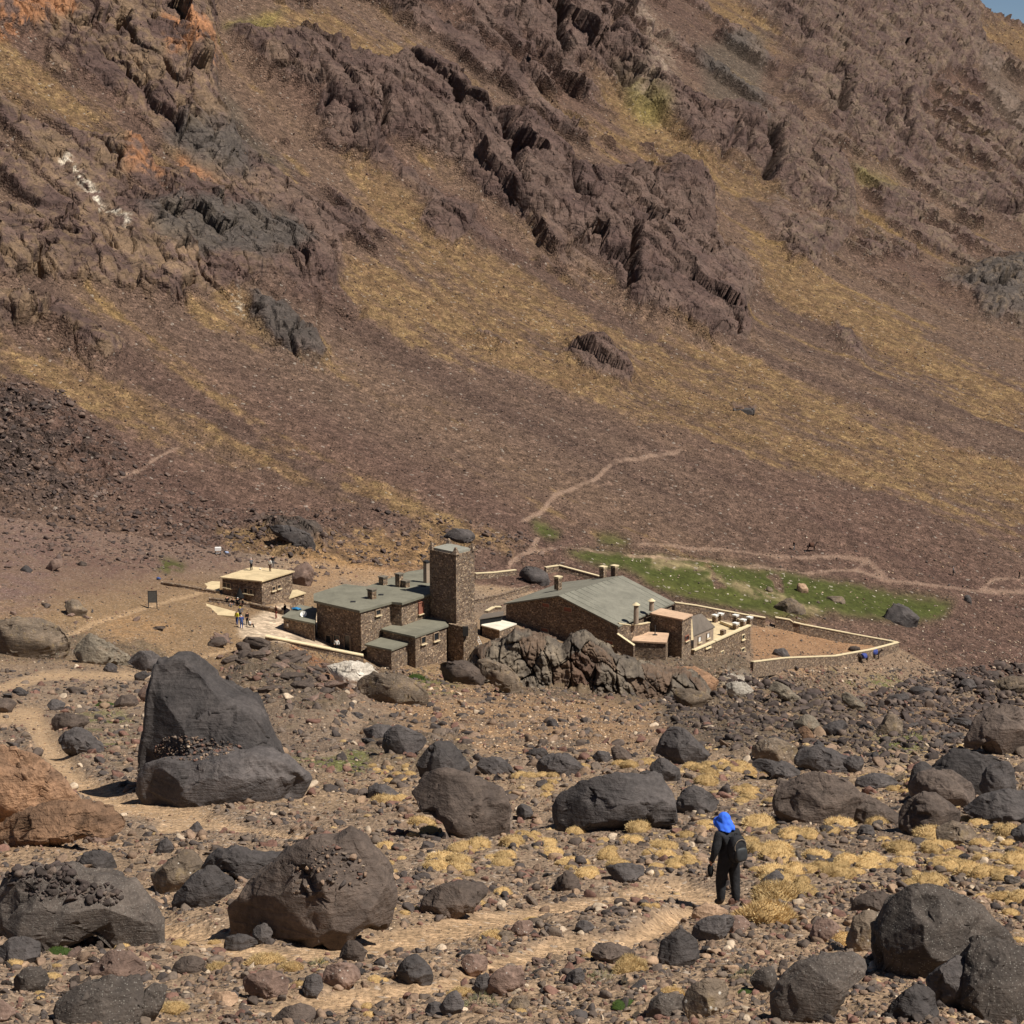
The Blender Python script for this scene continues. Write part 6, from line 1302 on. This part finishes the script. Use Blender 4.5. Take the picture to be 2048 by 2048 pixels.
def mule(p, rz, label, coat):
    J = [((0, -.55, 1.0), (.24, .24)), ((0, 0, .98), (.27, .27)), ((0, .5, 1.02), (.23, .24)), ((0, .82, 1.32), (.11, .13)), ((0, 1.0, 1.52), (.09, .1)), ((0, 1.32, 1.34), (.055, .06)),
         ((-.14, -.62, .75), .11), ((-.14, -.52, .62), .09), ((-.14, -.7, .36), .05), ((-.14, -.66, .04), .05), ((.14, -.62, .75), .11), ((.14, -.55, .62), .09), ((.14, -.75, .36), .05), ((.14, -.7, .04), .05),
         ((-.14, .52, .72), .085), ((-.14, .54, .4), .05), ((-.14, .5, .04), .045), ((.14, .52, .72), .085), ((.14, .6, .4), .05), ((.14, .56, .04), .045), ((0, -.8, 1.05), .05), ((0, -.9, .6), .035), ((-.07, 1.0, 1.74), .03), ((.07, 1.0, 1.74), .03)]
    E = [(0, 1), (1, 2), (2, 3), (3, 4), (4, 5), (0, 6), (6, 7), (7, 8), (8, 9), (0, 10), (10, 11), (11, 12), (12, 13), (2, 14), (14, 15), (15, 16), (2, 17), (17, 18), (18, 19), (0, 20), (20, 21), (4, 22), (4, 23)]
    me = skin_mesh([(a, r if isinstance(r, tuple) else (r, r)) for a, r in J], E, name='mule'); me.materials.append(coat); me.polygons.foreach_set('use_smooth', [True]*len(me.polygons))
    o = link('mule', me, None, p); o.rotation_euler.z = rz; tag(o, label, 'mule'); return o
mCoat = plain('dark mule coat', sc(62, 48, 42), .9); mLoad = plain('blue pack cloth', sc(72, 84, 150), .8, .2, .3, 4)
for i, (u, v, a, ml, la_, lb_) in enumerate(((1728, 1326, 2.1, mLoad, 'left mule of the pair below the yard wall', 'blue saddle pack on the left mule below the yard wall'), (1750, 1319, -1.7, mLoad, 'right mule of the pair below the yard wall', 'blue saddle pack on the right mule below the yard wall'), (1622, 1102, -1.4, CM['brown'], 'pack mule walking on the trail above the meadow', 'brown saddle pack on the mule on the trail'))):
    p = gp(u, v); m = mule(p, a, la_, mCoat)
    V, Fc = ico(4); V = np.sign(V)*np.abs(V)**.55*np.array([.48, .42, .30]); V[:, 2] -= .25*np.abs(V[:, 0]/.48)**2; V = V*(1+.1*fbm(V[:, 0]*5, V[:, 1]*5, V[:, 2]*5, 3, i))[:, None]
    o = link('saddle_pack', npmesh('saddle_pack', V, Fc, [ml], True), None, (p.x, p.y, p.z+1.28)); o.rotation_euler.z = a; tag(o, lb_, 'saddle pack')
# ---------------------------------------------------------------- the hiker
hk = gp(1456, 1810); HZ = hk.z; HR = R(28)
mJac = plain('black jacket', (.022, .022, .024), .85, .25, .35, 14, .02); mTro = plain('black trousers', (.024, .024, .026), .9, .2, .35, 10, .02); mBoot = plain('dark boots', sc(70, 62, 56), .8)
J = [((0, 0, .93), (.18, .15)), ((-.01, .03, 1.12), (.185, .15)), ((-.01, .06, 1.30), (.21, .155)), ((-.01, .09, 1.43), (.10, .09)), ((-.01, .12, 1.50), .06), ((-.02, .15, 1.58), (.085, .10)), ((-.02, .16, 1.66), (.082, .095)),
     ((-.10, 0, .86), .135), ((-.13, .05, .50), .105), ((-.135, .03, .14), .085), ((-.14, .05, .055), .062), ((-.16, .18, .045), .052),
     ((.10, -.01, .86), .135), ((.13, -.02, .50), .105), ((.12, -.10, .14), .085), ((.12, -.08, .055), .062), ((.14, .05, .045), .052),
     ((-.20, .05, 1.38), .10), ((-.29, .0, 1.14), .08), ((-.33, .06, .93), .058), ((-.335, .09, .86), (.028, .042)),
     ((.20, .05, 1.38), .085), ((.29, .06, 1.13), .066), ((.25, .25, 1.05), .046), ((.21, .30, 1.06), (.03, .042)), ((-.02, .265, 1.575), .018)]
E = [(0, 1), (1, 2), (2, 3), (3, 4), (4, 5), (5, 6), (0, 7), (7, 8), (8, 9), (9, 10), (10, 11), (0, 12), (12, 13), (13, 14), (14, 15), (15, 16), (2, 17), (17, 18), (18, 19), (19, 20), (2, 21), (21, 22), (22, 23), (23, 24), (5, 25)]
fing = lambda base, k, L, rad, dr: None
def add_fingers(base, dirv, side, J, E, root):
    for k, (off, L) in enumerate(((-.03, .06), (-.01, .075), (.01, .07), (.03, .055))):
        a = base+side*off; i = len(J); J.append((tuple(a+dirv*L*.35), .0095)); J.append((tuple(a+dirv*L*.7+Vector((0, .015, 0))), .0085)); J.append((tuple(a+dirv*L+Vector((0, .035, .005))), .007)); E += [(root, i), (i, i+1), (i+1, i+2)]
    i = len(J); J.append((tuple(base+Vector((.0, .045, .02))), .011)); J.append((tuple(base+Vector((.01, .065, -.015))), .009)); E += [(root, i), (i, i+1)]
add_fingers(Vector((-.335, .09, .845)), Vector((0, .1, -1)), Vector((0, 1, 0)), J, E, 20)
me = skin_mesh([(a, r if isinstance(r, tuple) else (r, r)) for a, r in J], E, 2, 'person'); JN = [Vector(j[0]) for j in J]
for m in (mJac, mTro, mSkin, mBoot): me.materials.append(m)
co = np.empty(len(me.vertices)*3, np.float32); me.vertices.foreach_get('co', co); co = co.reshape(-1, 3)
nz_ = fbm(co[:, 0]*9, co[:, 1]*9, co[:, 2]*5, 3, 3); nd = np.linalg.norm(co*np.array([1, 1, 0]), axis=1, keepdims=True)+.05; co = co+(co*np.array([1, 1, 0])/nd)*((nz_*.022)*(co[:, 2] < 1.45)*(co[:, 2] > .1))[:, None]; me.vertices.foreach_set('co', co.ravel())
for f in me.polygons:
    c = f.center; f.use_smooth = True; near = min(range(len(JN)), key=lambda i: (JN[i]-c).length)
    f.material_index = 2 if near in (4, 5, 6, 20, 24, 25) or (near > 25 and (JN[near]-c).length < .035) else 3 if (c.z < .13) else 1 if (near in (7, 8, 9, 12, 13, 14) or c.z < .84) and near not in (18, 19, 22, 23) else 0
hik = link('person', me, None, hk); hik.rotation_euler.z = HR; tag(hik, 'hiker in black walking away in a bright blue sun hat with neck cover', 'person')
# sun hat with neck flap
n1, n2 = 40, 22; V = []; hx, hy, hz = -.02, .15, 1.60
for i in range(n2):
    t = i/(n2-1)
    if t < .5: ph = t/.5*math.pi/2; r = .112*math.sin(ph); z = .115*math.cos(ph)
    else: q = (t-.5)/.5; r = .112+.062*q**.8; z = -.185*q
    for j in range(n1):
        a = 2*math.pi*j/n1; front = max(0, math.sin(a))      # +y is the face
        fl = q if t >= .5 else 0
        rr = r*(1+.045*math.sin(a*7+z*26)*(.6+fl)+.08*math.sin(a*3+1+z*30)*fl+.035*math.sin(z*60+a*2)); zz = z
        if t >= .5: zz = z*(1-front**.7*.75); rr += .03*front*min(1, fl*3)
        V.append((hx+rr*math.cos(a)*.97, hy+rr*math.sin(a)*1.08-(.045*fl if front < .3 else 0), hz+.045+zz+.012*math.sin(a*5+2)*fl))
Fq = np.array([[i*n1+j, i*n1+(j+1) % n1, (i+1)*n1+(j+1) % n1, (i+1)*n1+j] for i in range(n2-1) for j in range(n1)])
hm = npmesh('sun_hat', V, Fq, [plain('bright blue cloth', sc(62, 112, 232)*1.15, .8, .2, .12, 12, .01)], True); hat = link('sun_hat', hm, hik); so_ = hat.modifiers.new('t', 'SOLIDIFY'); so_.thickness = .006
bm = bmesh.new(); bmesh.ops.create_cone(bm, segments=32, radius1=.118, radius2=.116, depth=.022, cap_ends=False, matrix=Matrix.Translation((hx, hy, hz+.035))); bobj('hat_band', bm, plain('dark blue band', sc(20, 36, 100)), hat)
# backpack
RB = Matrix.Rotation(HR, 4, 'Z'); bp = empty('backpack', hk+(RB@Vector((.045, -.2, 1.16))), HR); tag(bp, 'black rucksack with a pale piping arc on the back of the blue hatted hiker', 'backpack')
bp.rotation_euler.x = R(-6)
V, Fc = ico(5); V = np.sign(V)*np.abs(V)**.62; V = V*np.array([.165, .12, .25]); V[:, 0] *= 1-.22*np.clip(V[:, 2]/.25, 0, 1)**2; V[:, 1] -= .02*np.clip(-V[:, 2]/.25, 0, 1); V = V*(1+.03*fbm(V[:, 0]*14, V[:, 1]*14, V[:, 2]*14, 3, 4))[:, None]
link('bag', npmesh('bag', V, Fc, [mJac], True), bp)
V, Fc = ico(4); V = np.sign(V)*np.abs(V)**.6*np.array([.125, .05, .13]); V = V+np.array([0, -.125, -.085]); link('front_pocket', npmesh('front_pocket', V, Fc, [plain('dark grey nylon', (.03, .032, .034), .6, .4, .2, 10)], True), bp)
def tube(name, pts, r, mat, parent):
    vs, fs = [], []
    for i, p in enumerate(pts):
        p = Vector(p); d = (Vector(pts[min(i+1, len(pts)-1)])-Vector(pts[max(i-1, 0)])).normalized(); a = d.cross(Vector((0, 0, 1)) if abs(d.z) < .9 else Vector((1, 0, 0))).normalized(); b = d.cross(a)
        for k in range(6): vs.append((p+a*r*math.cos(k*math.pi/3)+b*r*math.sin(k*math.pi/3))[:])
    for i in range(len(pts)-1):
        for k in range(6): fs.append((i*6+k, i*6+(k+1) % 6, i*6+6+(k+1) % 6, i*6+6+k))
    return link(name, npmesh(name, vs, np.array(fs), [mat], True), parent)
mPip = plain('pale piping', sc(168, 150, 130), .7)
tube('piping', [(-.13*math.cos(t), -.118-.012*math.sin(t), .06+.135*math.sin(t)) for t in np.linspace(-.5, math.pi-.1, 14)], .005, mPip, bp)
tube('side_seam', [(.135, -.07, z) for z in np.linspace(-.2, .16, 6)], .003, mPip, bp)
for s in (-1, 1): tube('strap', [(s*.09, .09, .2), (s*.11, .2, .26), (s*.125, .33, .22), (s*.13, .36, .08), (s*.15, .28, -.08), (s*.13, .12, -.18)], .018, mBlack, bp)
tube('grab_loop', [(-.03, .04, .23), (-.02, .03, .28), (.02, .03, .28), (.03, .04, .23)], .008, mBlack, bp)
# cloth held in the left hand
q = hk+(RB@Vector((-.335, .10, .70))); V, Fc = ico(4); V = V*np.array([.055, .05, .13]); V = V*(1+.25*fbm(V[:, 0]*30, V[:, 1]*30, V[:, 2]*14, 3, 8))[:, None]
o = link('held_garment', npmesh('held_garment', V, Fc, [mBlack], True), None, q); tag(o, 'dark folded garment hanging from the left hand of the hiker', 'garment')
print('figures', time.time()-T0)
# ================================================================ LIGHT
W = bpy.data.worlds.new("World"); bpy.context.scene.world = W; W.use_nodes = True
wn = W.node_tree; sky = wn.nodes.new('ShaderNodeTexSky'); sky.sky_type = 'NISHITA'; sky.sun_disc = False
SUN = Vector((.90*.57, -.44*.57, .82)).normalized()
sky.sun_elevation = math.asin(SUN.z); sky.sun_rotation = math.atan2(SUN.x, SUN.y); sky.altitude = 3000; sky.air_density = .8; sky.dust_density = .1
bg = wn.nodes['Background']; bg.inputs['Strength'].default_value = .05; wn.links.new(sky.outputs[0], bg.inputs['Color'])
sd_ = bpy.data.lights.new('sun', 'SUN'); sd_.energy = 5.0; sd_.angle = R(.5); sd_.color = (1, .94, .85)
so = bpy.data.objects.new('sun', sd_); C.objects.link(so); so.rotation_euler = (-SUN).to_track_quat('-Z', 'Y').to_euler()
sc_ = bpy.context.scene; sc_.view_settings.view_transform = 'Standard'; sc_.view_settings.look = 'None'; sc_.view_settings.exposure = .28; sc_.view_settings.gamma = 1
sc_.cycles.max_bounces = 4; sc_.cycles.use_adaptive_sampling = True
print('objects', len(bpy.data.objects), 'time', time.time()-T0)
